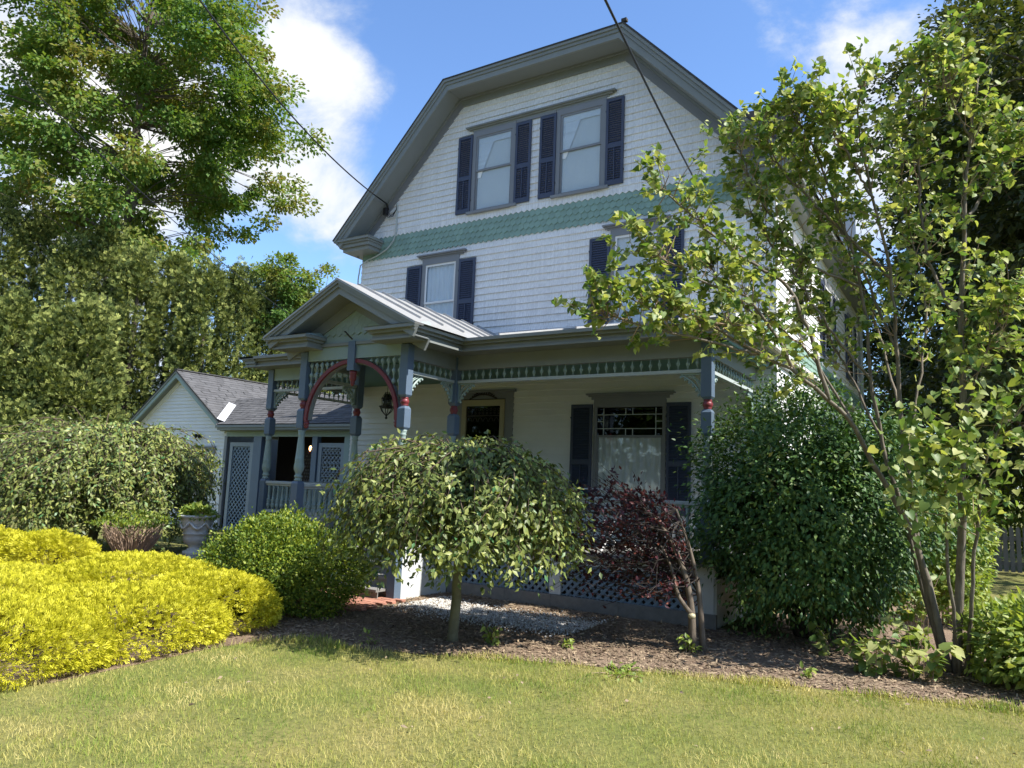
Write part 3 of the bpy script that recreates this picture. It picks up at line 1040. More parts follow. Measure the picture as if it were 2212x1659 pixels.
# windows on the right wall
def side_window(y0, y1, z0, z1, shut=True):
    x = HW
    c = MB().box(x, x + 0.045, y0 - 0.09, y0, z0, z1).box(x, x + 0.045, y1, y1 + 0.09, z0, z1).box(x, x + 0.046, y0 - 0.09, y1 + 0.09, z1, z1 + 0.13).box(x, x + 0.07, y0 - 0.12, y1 + 0.12, z0 - 0.05, z0)
    w = c.build('window', M['casing'], house)
    MB().box(x + 0.022, x + 0.04, y0, y0 + 0.05, z0, z1).box(x + 0.022, x + 0.04, y1 - 0.05, y1, z0, z1).box(x + 0.022, x + 0.039, y0 + 0.05, y1 - 0.05, z0, z0 + 0.05).box(x + 0.022, x + 0.039, y0 + 0.05, y1 - 0.05, z1 - 0.05, z1).box(x + 0.022, x + 0.041, y0 + 0.05, y1 - 0.05, (z0 + z1) / 2 - 0.02, (z0 + z1) / 2 + 0.02).build('sash', M['white'], w)
    MB().box(x + 0.024, x + 0.028, y0 + 0.04, y1 - 0.04, z0 + 0.04, z1 - 0.04).build('pane', M['stained'], w)
    if shut:
        for a in (y0 - 0.52, y1 + 0.10):
            f = MB().box(x + 0.02, x + 0.05, a, a + 0.05, z0, z1).box(x + 0.02, x + 0.05, a + 0.37, a + 0.42, z0, z1)
            for zz in (z0, (z0 + z1) / 2 - 0.04, z1 - 0.08):
                f.box(x + 0.02, x + 0.049, a + 0.05, a + 0.37, zz, zz + 0.08)
            n = 30
            for i in range(n):
                q = z0 + 0.08 + i * (z1 - z0 - 0.16) / n
                f.add([(x + 0.045, a + 0.05, q), (x + 0.045, a + 0.37, q), (x + 0.022, a + 0.37, q + 0.05), (x + 0.022, a + 0.05, q + 0.05)], [(0, 1, 2, 3)])
            f.build('shutter', M['navy'], house)


side_window(1.45, 2.35, 4.5, 6.05, False)
side_window(4.6, 5.45, 4.45, 6.05)
side_window(8.1, 8.9, 4.45, 6.05)
side_window(4.6, 5.45, 1.3, 3.0)
MB().tube([(HW + 0.09, HD - 0.18, 6.5), (HW + 0.09, HD - 0.18, 2.0), (HW + 0.09, HD - 0.18, G)], 0.045, 8).build('downspout', M['pale'], house)


# ------------------------------------------------------------------ the porch
XA, XB, XC, XD = 0.19, 2.43, 4.55, 8.68
YM, YP = -2.384, -3.601
FL = 0.65
porch = thing('porch', 'Victorian front porch with turned blue posts, arched gabled entry and spindle frieze', 'porch', (4.5, -1.2, G))
fl = MB().box(-0.02, HW - 0.1, -2.50, -0.03, FL - 0.03, FL).box(XB - 0.1, XC + 0.12, -2.98, -2.50, FL - 0.031, FL - 0.001).build('floor', M['weathered'], porch)
MB().box(0.1, HW - 0.2, -2.42, -2.38, 0.475, 0.616).build('floor_beam', M['skirt'], porch)
MB().box(-0.02, 0.02, -2.40, 0, G, 0.6).build('end_skirt', M['skirt'], porch)

# corner posts: square lower block, turned vase shaft, chamfered block, red ball, long upper block
SHAFT = [(0.058, 0), (0.062, 0.02), (0.05, 0.035), (0.05, 0.05), (0.066, 0.065), (0.066, 0.08), (0.046, 0.10), (0.054, 0.13), (0.076, 0.175), (0.082, 0.225), (0.076, 0.27), (0.071, 0.30), (0.075, 0.308), (0.071, 0.318),
         (0.070, 0.335), (0.074, 0.343), (0.069, 0.353), (0.064, 0.45), (0.056, 0.58), (0.048, 0.69), (0.046, 0.72), (0.055, 0.735), (0.055, 0.75), (0.046, 0.76), (0.060, 0.79), (0.060, 0.81)]
BALL = [(0.052, 0), (0.056, 0.012), (0.05, 0.02), (0.062, 0.04), (0.069, 0.065), (0.062, 0.09), (0.05, 0.108), (0.056, 0.116), (0.052, 0.13)]


def chamfer_block(mb, x, y, z0, z1, h, ct=0.0, cb=0.0, pt=0.0):
    """square block whose ends are clipped (chamfered) and whose top may rise to points on each face"""
    c = 0.022
    lev = []
    if cb:
        lev.append((z0, h - c))
        lev.append((z0 + cb, h))
    else:
        lev.append((z0, h))
    if ct:
        lev.append((z1 - ct, h))
        lev.append((z1, h - c))
    else:
        lev.append((z1, h))
    vs, fs = [], []
    for zz, q in lev:
        vs += [(x - q, y - q, zz), (x + q, y - q, zz), (x + q, y + q, zz), (x - q, y + q, zz)]
    for i in range(len(lev) - 1):
        for k in range(4):
            k2 = (k + 1) % 4
            fs.append((4 * i + k, 4 * i + k2, 4 * i + 4 + k2, 4 * i + 4 + k))
    fs += [(3, 2, 1, 0), tuple(4 * (len(lev) - 1) + k for k in range(4))]
    mb.add(vs, fs)


H = 0.072
for (x, y, zb_) in ((XA, YM, FL), (XB, YM, FL), (XC, YM, FL), (XD, YM, FL), (XB, YP, G), (XC, YP, G)):
    mb = MB()
    chamfer_block(mb, x, y, zb_, 1.47, H, ct=0.04)
    po = mb.build('post', M['postblue'], porch)
    MB().lathe(SHAFT, (x, y, 1.47), 16).build('shaft', M['sagetrim'], po, True)
    mb = MB()
    chamfer_block(mb, x, y, 2.28, 2.63, H, ct=0.04, cb=0.035)
    mb.build('block', M['postblue'], po, bevel=0.004)
    MB().lathe(BALL, (x, y, 2.63), 16).build('ball', M['red'], po, True)
    mb = MB()
    chamfer_block(mb, x, y, 2.76, 3.545, H, cb=0.035)
    mb.build('block', M['postblue'], po, bevel=0.004)

# beams and friezes
MB().box(XC + H + 0.002, XD - H - 0.002, YM - 0.05, YM + 0.05, 3.335, 3.56).build('beam', M['trim'], porch)
MB().box(XA + H + 0.002, XB - H - 0.002, YM - 0.05, YM + 0.05, 3.335, 3.56).build('beam', M['sagetrim'], porch)
MB().box(XB + H + 0.002, XC - H - 0.002, YP - 0.05, YP + 0.05, 3.39, 3.60).build('beam', M['sagetrim'], porch)
MB().box(XB + H - 0.004, XC - H + 0.004, YP - 0.075, YP + 0.05, 3.602, 3.65).build('beam_moulding', M['trim'], porch)
for x in (XB, XC):
    MB().box(x - 0.05, x + 0.05, YP + H + 0.002, YM - H - 0.002, 3.335, 3.56).build('beam', M['trim'], porch)
for x in (XA, XD):
    MB().box(x - 0.05, x + 0.05, YM + H + 0.002, -0.04, 3.335, 3.56).build('beam', M['trim'], porch)
MB().box(0.0, HW - 0.06, -2.34, -0.03, 3.52, 3.545).build('ceiling', M['ceiling'], porch)
MB().box(XB + 0.055, XC - 0.055, -3.54, -2.44, 3.52, 3.545).build('ceiling', M['ceiling'], porch)

SPA = [(0.011, 0), (0.011, 0.05), (0.018, 0.058), (0.024, 0.075), (0.027, 0.09), (0.022, 0.108), (0.012, 0.118), (0.016, 0.126), (0.011, 0.135), (0.011, 0.166)]
SPB = [(0.011, 0), (0.011, 0.03), (0.016, 0.04), (0.012, 0.048), (0.022, 0.058), (0.027, 0.076), (0.024, 0.092), (0.018, 0.108), (0.011, 0.116), (0.011, 0.166)]
spa = MB().lathe(SPA, (0, 0, 0), 10).mesh('spindle', M['sagetrim'], True)
spb = MB().lathe([(r, 0.166 - h) for r, h in reversed(SPA)], (0, 0, 0), 10).mesh('spindle', M['sagetrim'], True)


def frieze(a, b, z=3.12):
    a, b = np.array(a), np.array(b)
    d = b - a
    L = np.linalg.norm(d)
    d = d / L
    mb = MB()
    p, q = a + d * (H + 0.002), b - d * (H + 0.002)
    mb.bar((*p, z + 0.024), (*q, z + 0.024), 0.075, 0.046)
    rail = mb.build('frieze_rail', M['pale'], porch)
    n = int(round((L - 2 * H) / 0.135))
    for i in range(n):
        s_ = p + (q - p) * (i + 0.5) / n
        place('spindle', spa if i % 2 else spb, rail, (s_[0], s_[1], z + 0.048))
    return rail


frieze((XC, YM), (XD, YM))
frieze((XA, YM), (XB, YM))
frieze((XB, YP), (XB, YM))
frieze((XC, YP), (XC, YM))
frieze((XD, YM), (XD, 0.03))
frieze((XA, YM), (XA, 0.03))


# pierced brackets under the friezes
def bracket(x, y, dx, dy, z=3.12):
    mb = MB()
    R = 0.30
    P = lambda u, w: (x + dx * (H + u), y + dy * (H + u), z - w)
    mb.bar(P(0.0, 0.012), P(R, 0.012), 0.03, 0.022)
    mb.bar(P(0.012, 0.024), P(0.012, R), 0.03, 0.022, up=(dy, dx, 0.01))
    pts = [P(R - R * 0.93 * math.sin(t), R - R * 0.93 * math.cos(t)) for t in np.linspace(0.12, math.pi / 2 - 0.12, 9)]
    pts = [P(0.03 + (R - 0.05) * (1 - s_) ** 1.3, 0.03 + (R - 0.05) * s_ ** 1.3) for s_ in np.linspace(0, 1, 9)]
    mb.tube(pts, 0.016, 6)
    for i, s_ in enumerate(np.linspace(0.05, 0.95, 6)):
        u, w = 0.03 + (R - 0.03) * (1 - s_) ** 1.3 + 0.012, 0.03 + (R - 0.03) * s_ ** 1.3 + 0.012
        c = P(u, w)
        mb.lathe([(0.004, -0.022), (0.018, -0.014), (0.022, 0), (0.018, 0.014), (0.004, 0.022)], c, 8)
    for t in (0.3, 0.6):
        mb.tube([P(0.02, 0.1 + 0.2 * t), P(0.06 + 0.05 * t, 0.06 + 0.05 * t), P(0.1 + 0.2 * t, 0.02)], 0.010, 5)
    mb.build('bracket', M['sagetrim'], porch)


for (x, y, dx, dy) in ((XC, YM, 1, 0), (XC, YM, 0, -1), (XD, YM, -1, 0), (XD, YM, 0, 1), (XA, YM, 1, 0), (XB, YM, -1, 0), (XB, YM, 0, -1), (XC, YP, 0, 1), (XB, YP, 0, 1), (XA, YM, 0, 1)):
    bracket(x, y, dx, dy)
bracket(XD, 0.0, 0, -1)
MB().box(XD - 0.05, XD + 0.05, -0.06, -0.025, 2.7, 3.12).build('wall_pilaster', M['pale'], porch)

# entry arch with hanging spindles
XM = (XB + XC) / 2
AR = (XC - XB) / 2 - H - 0.005
ZS = 2.44
RISE = 0.945
mb, mu = MB(), MB()
N = 28
for k in range(N):
    t0, t1 = math.pi * k / N, math.pi * (k + 1) / N
    def ap(t, r, y):
        return (XM - (AR - r) * math.cos(t), y, ZS + (RISE - r) * math.sin(t))
    mb.add([ap(t0, 0, YP - 0.06), ap(t1, 0, YP - 0.06), ap(t1, 0.06, YP - 0.06), ap(t0, 0.06, YP - 0.06), ap(t0, 0, YP - 0.02), ap(t1, 0, YP - 0.02), ap(t1, 0.06, YP - 0.02), ap(t0, 0.06, YP - 0.02)],
           [(3, 2, 1, 0), (0, 1, 5, 4), (2, 3, 7, 6)])
    mu.add([ap(t0, 0.004, YP - 0.018), ap(t1, 0.004, YP - 0.018), ap(t1, 0.075, YP - 0.018), ap(t0, 0.075, YP - 0.018), ap(t0, 0.004, YP + 0.06), ap(t1, 0.004, YP + 0.06), ap(t1, 0.075, YP + 0.06), ap(t0, 0.075, YP + 0.06)],
           [(3, 2, 1, 0), (0, 1, 5, 4), (2, 3, 7, 6), (4, 5, 6, 7)])
arch = mb.build('arch', M['red'], porch)
mu.build('arch_soffit', M['soffit'], arch)
for sx in (-1, 1):
    MB().lathe([(0.012, -0.13), (0.03, -0.12), (0.042, -0.09), (0.034, -0.075), (0.046, -0.06), (0.046, -0.04), (0.034, -0.03), (0.046, -0.015), (0.046, 0.0)], (XM + sx * (AR - 0.035), YP - 0.02, ZS), 10).build('arch_foot', M['red'], arch, True)
UNIT = [(0.012, 0), (0.012, 0.02), (0.028, 0.035), (0.036, 0.06), (0.025, 0.09), (0.013, 0.105), (0.022, 0.115), (0.012, 0.125)]
for sx in (-1, 1):
    for i in range(6):
        u = AR - 0.05 - i * 0.115
        za = ZS + RISE * math.sqrt(max(0, 1 - (u / AR) ** 2))
        hgt = 3.388 - za
        if hgt < 0.05 or u < 0.2:
            continue
        prof, h = [], 0.0
        while h < hgt - 0.06:
            prof += [(r, -h - q) for r, q in UNIT if h + q < hgt - 0.005]
            h += 0.16
            if h > 0.40:
                break
        prof.append((0.011, -hgt))
        MB().lathe([(r, q) for r, q in reversed(prof)], (XM + sx * u, YP, 3.388), 10).build('spindle', M['sagetrim'], arch, True)
MB().box(XM - 0.07, XM + 0.07, YP - 0.09, YP + 0.055, 3.20, 3.655).build('key_block', M['postblue'], arch)
MB().lathe([(0.01, -0.24), (0.025, -0.22), (0.04, -0.19), (0.03, -0.17), (0.052, -0.14), (0.056, -0.10), (0.05, -0.06), (0.058, -0.04), (0.058, 0)], (XM, YP - 0.015, 3.198), 12).build('pendant', M['red'], arch, True)

# cornices
def cornice(poly, dep, z=3.56, close=False, mat=None):
    """stepped box gutter along a polyline in plan; dep is outward direction per segment"""
    steps = [(0.345, 0.0, 0.03), (0.315, 0.031, 0.10), (0.37, 0.101, 0.14), (0.43, 0.141, 0.19)]
    for (a, b), n in zip(zip(poly[:-1], poly[1:]), dep):
        a, b, n = np.array(a), np.array(b), np.array(n, float)
        d = (b - a) / np.linalg.norm(b - a)
        mb = MB()
        for (o, z0, z1) in steps:
            ea = o if getattr(cornice, 'ea', 1) else 0
            p0, p1 = a - d * (o * cornice.e0), b + d * (o * cornice.e1)
            q0, q1 = a - d * (0 if cornice.e0 else 0), b
            vs = [(*p0 + n * o, z + z0), (*p1 + n * o, z + z0), (*b, z + z0), (*a, z + z0), (*p0 + n * o, z + z1), (*p1 + n * o, z + z1), (*b, z + z1), (*a, z + z1)]
            mb.add(vs, [(3, 2, 1, 0), (4, 5, 6, 7), (0, 1, 5, 4), (1, 2, 6, 5), (2, 3, 7, 6), (3, 0, 4, 7)])
        mb.build('cornice', mat or M['trim'], porch)


def cseg(a, b, n, e0, e1):
    cornice.e0, cornice.e1 = e0, e1
    cornice([a, b], [n])


yf = YM - 0.05
cseg((XC + 0.05, yf), (XD + 0.05, yf), (0, -1), -1, 1)     # main front
cseg((XA - 0.05, yf), (XB - 0.05, yf), (0, -1), 1, -1)      # left front
cseg((XC + 0.05, YP - 0.05), (XC + 0.05, yf), (1, 0), 0, -1)     # entry right side
cseg((XB - 0.05, YP - 0.05), (XB - 0.05, yf), (-1, 0), 0, -1)    # entry left side
# right end of the porch roof
mb = MB()
for (o, z0, z1) in [(0.16, 0.0, 0.055), (0.20, 0.057, 0.115), (0.25, 0.117, 0.15), (0.30, 0.152, 0.19)]:
    mb.box(XD + 0.052, XD + 0.05 + o, yf - 0.27 - o * 0.4, -0.03, 3.56 + z0, 3.56 + z1)
mb.build('cornice', M['trim'], porch)
mb = MB()
for (o, z0, z1) in [(0.22, 0.0, 0.055), (0.28, 0.057, 0.115), (0.34, 0.117, 0.15), (0.40, 0.152, 0.19)]:
    mb.box(XA - 0.05 - o, XA - 0.052, yf - 0.27 - o * 0.4, -0.02, 3.5605 + z0, 3.5605 + z1)
mb.build('cornice', M['trim'], porch)

# gabled entry roof
A1, PK, B1 = (1.90, 3.758), (XM, 4.565), (5.08, 3.758)
GP = [A1, PK, B1]
rf = MB()
rf.add([(A1[0], -4.10, A1[1]), (PK[0], -4.10, PK[1]), (PK[0], 0.0, PK[1]), (A1[0], 0.0, A1[1]), (B1[0], -4.10, B1[1]), (B1[0], 0.0, B1[1])], [(3, 2, 1, 0), (1, 2, 5, 4)])
er = rf.build('entry_roof', M['metalroof'], porch)
for i in range(2):
    band(GP, 0.004, 0.03, -4.10, -3.9, segs=[i]).build('roof_edge', M['metalroof'], er)
    band(GP, 0.032, 0.07, -4.085, -3.99, segs=[i]).build('crown_moulding', M['trim'], er)
    band(GP, 0.072, 0.115, -4.06, -3.99, segs=[i]).build('crown_moulding', M['trim'], er)
    band(GP, 0.117, 0.215, -4.03, -3.98, segs=[i]).build('fascia_board', M['trim'], er)
    band(GP, 0.185, 0.20, -3.978, -3.66, segs=[i]).build('soffit', M['soffit'], er)
    band(GP, 0.20, 0.37, -3.675, -3.63, segs=[i]).build('frieze_board', M['trim'], er)
for i in range(7):
    yy = -3.6 + i * 0.55
    for (p, q) in ((A1, PK), (B1, PK)):
        dx, dz = q[0] - p[0], q[1] - p[1]
        MB().bar((p[0] + dx * 0.2, yy, p[1] + dz * 0.2 + 0.018), (q[0], yy, q[1] + 0.018), 0.022, 0.032).build('seam', M['metalroof'], er)
for s_ in (-1, 1):
    mb = MB()
    for (o, z0_, z1_) in [(0.345, 0.0, 0.03), (0.315, 0.031, 0.10), (0.37, 0.101, 0.14), (0.43, 0.141, 0.19)]:
        xo_ = (XB - 0.05 - o) if s_ < 0 else (XC + 0.05 + o)
        xi_ = (2.88 - (0.43 - o) * 0.6) if s_ < 0 else (4.10 + (0.43 - o) * 0.6)
        mb.box(min(xo_, xi_), max(xo_, xi_), YP - 0.05 - o, YP - 0.0505, 3.56 + z0_, 3.56 + z1_)
    a, b = (1.94, 2.885) if s_ < 0 else (4.095, 5.04)
    rt = mb.build('eave_return', M['trim'], er)
    mb = MB()
    mb.add([(a, -4.09, 3.753), (b, -4.09, 3.753), (b, -3.66, 3.753), (a, -3.66, 3.753), (a + 0.05, -3.68, 3.84), (b - 0.12 if s_ < 0 else b - 0.05, -3.68, 3.84)], [(0, 1, 5, 4), (1, 2, 5), (3, 0, 4), (2, 3, 4, 5)])
    mb.build('return_cap', M['sagetrim'], rt)
ty = MB().prism([(2.3, 3.652), (4.68, 3.652), (XM, 4.27)], -3.63, -3.60).build('tympanum', M['sagetrim'], er)
mb0 = pointed(0.135, 0.20, 0.006).mesh('scale_shingle', M['sagetrim'])
for r, (zz, hwid) in enumerate(((3.76, 0.72), (3.895, 0.50), (4.03, 0.27))):
    n = int(hwid * 2 / 0.135)
    for k in range(n):
        place('scale_shingle', mb0, ty, (XM + (k - (n - 1) / 2) * 0.135, -3.635, zz))
MB().tube([(XM + 0.02, -3.70, 3.68), (XM - 0.02, -3.76, 3.74), (XM - 0.06, -3.78, 3.79), (XM - 0.10, -3.76, 3.80)], 0.013, 6).build('hook', M['black'], er)

# low roof of the main porch
rf = MB()
ye, yw = yf - 0.42, -0.02
rf.add([(XC + 0.3, ye, 3.752), (HW + 0.10, ye, 3.752), (HW + 0.10, yw, 4.43), (PK[0], yw, 4.43), (PK[0], ye + 1.6, 4.12)], [(0, 1, 2, 3, 4)])
rf.add([(-0.27, ye, 3.752), (2.1, ye, 3.752), (PK[0] - 0.6, ye + 1.4, 4.1), (PK[0] - 0.6, yw, 4.43), (0.15, yw, 4.43)], [(0, 1, 2, 3, 4)])
pr = rf.build('porch_roof', M['metalroof'], porch)
for x in (5.6, 6.9, 8.1):
    MB().bar((x, ye + 0.1, 3.79), (x, yw - 0.1, 4.42), 0.02, 0.03).build('seam', M['metalroof'], pr)
mb = MB()
x = 3.7
k = 0
while x < 8.9:
    e = min(x + random.uniform(0.45, 0.75), 9.0)
    mb.box(x + 0.003, e - 0.003, -0.052 - 0.004 * (k % 2), -0.03, 4.40, 4.47 + random.uniform(-0.01, 0.012))
    x = e
    k += 1
mb.build('step_flashing', M['flash'], pr)
# shingled cheek closing the right end of the porch roof
ck = MB().add([(HW - 0.002, ye + 0.25, 3.755), (HW - 0.002, -0.03, 3.755), (HW - 0.002, -0.03, 4.40)], [(0, 1, 2)]).build('roof_cheek', M['sage'], porch)
MB().box(HW - 0.02, HW + 0.16, ye + 0.05, -0.002, 3.752, 3.80).build('drip_board', M['white'], ck)
MB().bar((HW + 0.04, ye, 3.765), (HW + 0.04, -0.02, 4.44), 0.14, 0.03).build('verge_board', M['trim'], ck)

# balustrades
BAL = [(0.022, 0), (0.022, 0.03), (0.034, 0.045), (0.040, 0.075), (0.034, 0.11), (0.024, 0.12), (0.036, 0.13), (0.036, 0.145), (0.026, 0.155), (0.038, 0.17), (0.038, 0.185), (0.022, 0.20), (0.026, 0.26),
       (0.020, 0.34), (0.026, 0.36), (0.018, 0.38), (0.024, 0.40), (0.024, 0.435)]
bal = MB().lathe(BAL, (0, 0, 0), 10).mesh('baluster', M['sagetrim'], True)


def balustrade(a, b):
    a, b = np.array(a), np.array(b)
    L = np.linalg.norm(b - a)
    d = (b - a) / L
    p, q = a + d * (H + 0.002), b - d * (H + 0.002)
    rail = MB().bar((*p, 1.405), (*q, 1.405), 0.11, 0.05).bar((*p, 1.362), (*q, 1.362), 0.06, 0.034).build('handrail', M['pale'], porch, bevel=0.006)
    MB().bar((*p, 0.88), (*q, 0.88), 0.08, 0.05).build('bottom_rail', M['pale'], rail)
    n = int(round((L - 2 * H) / 0.125))
    for i in range(n):
        s_ = p + (q - p) * (i + 0.5) / n
        place('baluster', bal, rail, (s_[0], s_[1], 0.907))


balustrade((XC, YM), (XD, YM))
balustrade((XA, YM), (XB, YM))
balustrade((XB, YP), (XB, YM))
balustrade((XC, YP), (XC, YM))
balustrade((XD, YM), (XD, -0.02))
balustrade((XA, YM), (XA, -0.02))

# entry steps between the front posts
for k in range(4):
    zt = G + (FL - G) * (k + 1) / 5
    yb = -3.86 + k * 0.22
    MB().box(XB + H + 0.01, XC - H - 0.01, yb + 0.012, yb + 0.03, G, zt - 0.035).build('riser', M['weathered'], porch)
    MB().box(XB + H + 0.01, XC - H - 0.01, yb - 0.02, yb + 0.26, zt - 0.034, zt).build('tread', M['weathered'], porch)

# skirts: white boards beside the entry, lattice under the main floor
MB().box(XC + 0.03, XC + 0.065, YP + H + 0.004, -3.05, G - 0.01, 0.60).box(XC + 0.03, XC + 0.064, -3.046, -2.66, G - 0.01, 0.60).build('skirt_panel', M['skirt'], porch)
MB().box(XC + 0.03, XC + 0.075, -2.658, YM - H - 0.01, G - 0.01, 0.60).build('skirt_panel', M['skirt'], porch)
MB().box(XB - 0.065, XB - 0.03, YP + H + 0.004, YM - 0.05, G - 0.01, 0.60).build('skirt_panel', M['skirt'], porch)
for (x0, x1) in ((4.62, 4.78), (6.42, 6.60), (8.48, 8.78)):
    MB().box(x0, x1, -2.425, -2.39, 0.04, 0.474).build('skirt_pier', M['skirt'], porch)
x = 4.64
for e in (5.7, 6.46, 7.5, 8.82):
    MB().box(x + 0.002, e - 0.002, -2.46, -2.40, G - 0.02, 0.035 + random.uniform(-0.004, 0.004)).build('sill_board', M['weathered'], porch)
    x = e
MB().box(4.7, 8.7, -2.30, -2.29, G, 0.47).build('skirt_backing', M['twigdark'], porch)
MB().box(0.1, 2.4, -2.42, -2.40, G, 0.474).build('skirt_panel', M['skirt'], porch)
for (x0, x1) in ((4.785, 6.415), (6.605, 8.475)):
    z0, z1 = 0.042, 0.472
    lp = MB().box(x0, x1, -2.405, -2.392, z1 - 0.03, z1).box(x0, x1, -2.405, -2.392, z0, z0 + 0.012).build('lattice_panel', M['lattice'], porch)
    hh = z1 - z0
    for sgn, yy in ((1, -2.400), (-1, -2.390)):
        u = x0 - hh + 0.03
        while u < x1 - 0.01:
            a, b = u, u + hh
            ta, tb = max(0, (x0 - a) / hh), min(1, (x1 - a) / hh)
            if tb > ta + 0.08:
                if sgn > 0:
                    p, q = (a + ta * hh, yy, z0 + ta * hh), (a + tb * hh, yy, z0 + tb * hh)
                else:
                    p, q = (a + ta * hh, yy, z1 - ta * hh), (a + tb * hh, yy, z1 - tb * hh)
                MB().bar(p, q, 0.007, 0.040, up=(0, -1, 0.0001) if False else (0, 0, 1)).build('slat', M['lattice'], lp)
            u += 0.118
MB().box(XD + 0.1, XD + 0.13, -2.40, 0.0, G, 0.47).build('end_skirt', M['skirt'], porch)

# hanging lantern and wicker basket hook
lan = thing('hanging_lantern', 'black wrought iron lantern hanging under the porch ceiling inside the arch', 'lantern', (3.0, -2.3, 3.5))
lx, ly, lz = 3.0, -2.25, 2.78
fr = MB()
for k in range(6):
    a = k * math.pi / 3
    fr.tube([(lx + 0.085 * math.cos(a), ly + 0.085 * math.sin(a), lz), (lx + 0.095 * math.cos(a), ly + 0.095 * math.sin(a), lz + 0.16), (lx + 0.03 * math.cos(a), ly + 0.03 * math.sin(a), lz + 0.27)], 0.007, 5)
    fr.tube([(lx + 0.13 * math.cos(a), ly + 0.13 * math.sin(a), lz + 0.02), (lx + 0.09 * math.cos(a), ly + 0.09 * math.sin(a), lz - 0.06), (lx + 0.02 * math.cos(a), ly + 0.02 * math.sin(a), lz - 0.13)], 0.008, 5)
for (r, zz) in ((0.10, lz), (0.13, lz + 0.02), (0.098, lz + 0.16)):
    fr.tube([(lx + r * math.cos(t), ly + r * math.sin(t), zz) for t in np.linspace(0, 2 * math.pi, 19)], 0.009, 5)
fr.build('frame', M['black'], lan)
MB().lathe([(0.01, -0.2), (0.025, -0.18), (0.012, -0.15), (0.02, -0.13), (0.008, -0.12)], (lx, ly, lz), 8).build('finial', M['black'], lan, True)
MB().lathe([(0.05, 0.01), (0.07, 0.03), (0.075, 0.10), (0.06, 0.19), (0.03, 0.24)], (lx, ly, lz), 12).build('glass_shade', M['stained'], lan, True)
MB().tube([(lx, ly, lz + 0.26), (lx, ly, 3.52)], 0.006, 5).build('chain', M['black'], lan)

# white metal chair on the porch
ch = thing('porch_chair', 'white metal framed folding chair on the porch behind the railing', 'chair', (7.0, -1.7, FL))
cx, cy = 6.62, -1.75
MB().tube([(cx - 0.42, cy + 0.25, FL + 0.4), (cx - 0.42, cy + 0.36, FL + 0.88), (cx + 0.42, cy + 0.36, FL + 0.88), (cx + 0.42, cy + 0.25, FL + 0.4)], 0.012, 6).tube([(cx - 0.42, cy + 0.30, FL + 0.66), (cx + 0.42, cy + 0.30, FL + 0.66)], 0.010, 6).build('back_frame', M['white'], ch)
MB().box(cx - 0.4, cx + 0.4, cy - 0.22, cy + 0.25, FL + 0.39, FL + 0.41).build('seat', M['white'], ch)
for sx in (-1, 1):
    for (y0, y1) in ((-0.22, 0.3), (0.25, -0.3)):
        MB().tube([(cx + sx * 0.42, cy + y0, FL + 0.4), (cx + sx * 0.42, cy + y1, FL + 0.01)], 0.012, 6).build('leg', M['white'], ch)
    MB().tube([(cx + sx * 0.42, cy + 0.30, FL + 0.62), (cx + sx * 0.42, cy - 0.25, FL + 0.62), (cx + sx * 0.42, cy - 0.22, FL + 0.4)], 0.012, 6).build('armrest', M['white'], ch)


# ------------------------------------------------------------------ side wing with lattice porch
wing = thing('side_wing', 'low pale grey clapboard wing with grey shingled gable roof and blue lattice porch', 'house', (-7, 4, G))
WY = 2.3
PKW = (-9.75, 4.70)
SLW = 0.70
ZE = PKW[1] - 2.52 * SLW
GW = [(PKW[0] - 2.52, ZE), PKW, (PKW[0] + 2.52, ZE)]
WX0, WX1 = PKW[0] - 2.3, -7.26
gw = MB().prism([(WX0, G), (WX1, G), (WX1, 2.95), (PKW[0], PKW[1] - 0.15), (WX0, 3.05)], WY + 0.02, WY + 0.05).build('gable_wall', M['clap'], wing)
z = G + 0.2
while z < 4.5:
    h = 0.108
    if z > 2.95:
        hw = (PKW[1] - 0.12 - z) / SLW
        a, b = max(WX0, PKW[0] - hw), min(WX1, PKW[0] + hw)
    else:
        a, b = WX0, WX1
    if b - a > 0.1:
        MB().add([(a, WY - 0.018, z), (b, WY - 0.018, z), (b, WY + 0.004, z + h + 0.01), (a, WY + 0.004, z + h + 0.01), (a, WY + 0.01, z), (b, WY + 0.01, z)], [(0, 1, 2, 3), (5, 4, 0, 1)]).build('clapboard', M['clap'], gw)
    z += h
MB().box(WX1 - 0.10, WX1 + 0.02, WY - 0.035, WY + 0.04, G, 2.62).build('corner_board', M['casing'], wing)
MB().box(WX0, WX0 + 0.02, WY, 11, G, 2.9).box(WX0, WX1, 10.95, 11, G, 3.0).box(WX1 - 0.02, WX1, 4.2, 11, G, 3.2).build('side_wall', M['clap'], wing)

# main gable roof in courses
WB, WF = 11.2, 2.02
wr = MB()
wr.add([(GW[0][0], WF, GW[0][1] - 0.02), (PKW[0], WF, PKW[1] - 0.02), (PKW[0], WB, PKW[1] - 0.02), (GW[0][0], WB, GW[0][1] - 0.02), (GW[2][0], WF, GW[2][1] - 0.02), (GW[2][0], WB, GW[2][1] - 0.02)], [(3, 2, 1, 0), (1, 2, 5, 4)])
wro = wr.build('roof', M['asphalt'], wing)
for i in range(2):
    band(GW, 0.0, 0.03, WF - 0.01, WF + 0.1, segs=[i]).build('roof_edge', M['darkroof'], wro)
    band(GW, 0.032, 0.085, WF + 0.005, WF + 0.09, segs=[i]).build('crown_moulding', M['trim'], wro)
    band(GW, 0.087, 0.20, WF + 0.03, WF + 0.08, segs=[i]).build('rake_board', M['sagetrim'], wro)
    band(GW, 0.17, 0.19, WF + 0.082, WY - 0.0, segs=[i]).build('soffit', M['soffit'], wro)
    band(GW, 0.19, 0.30, WY - 0.04, WY, segs=[i]).build('frieze_board', M['clap'], wro)
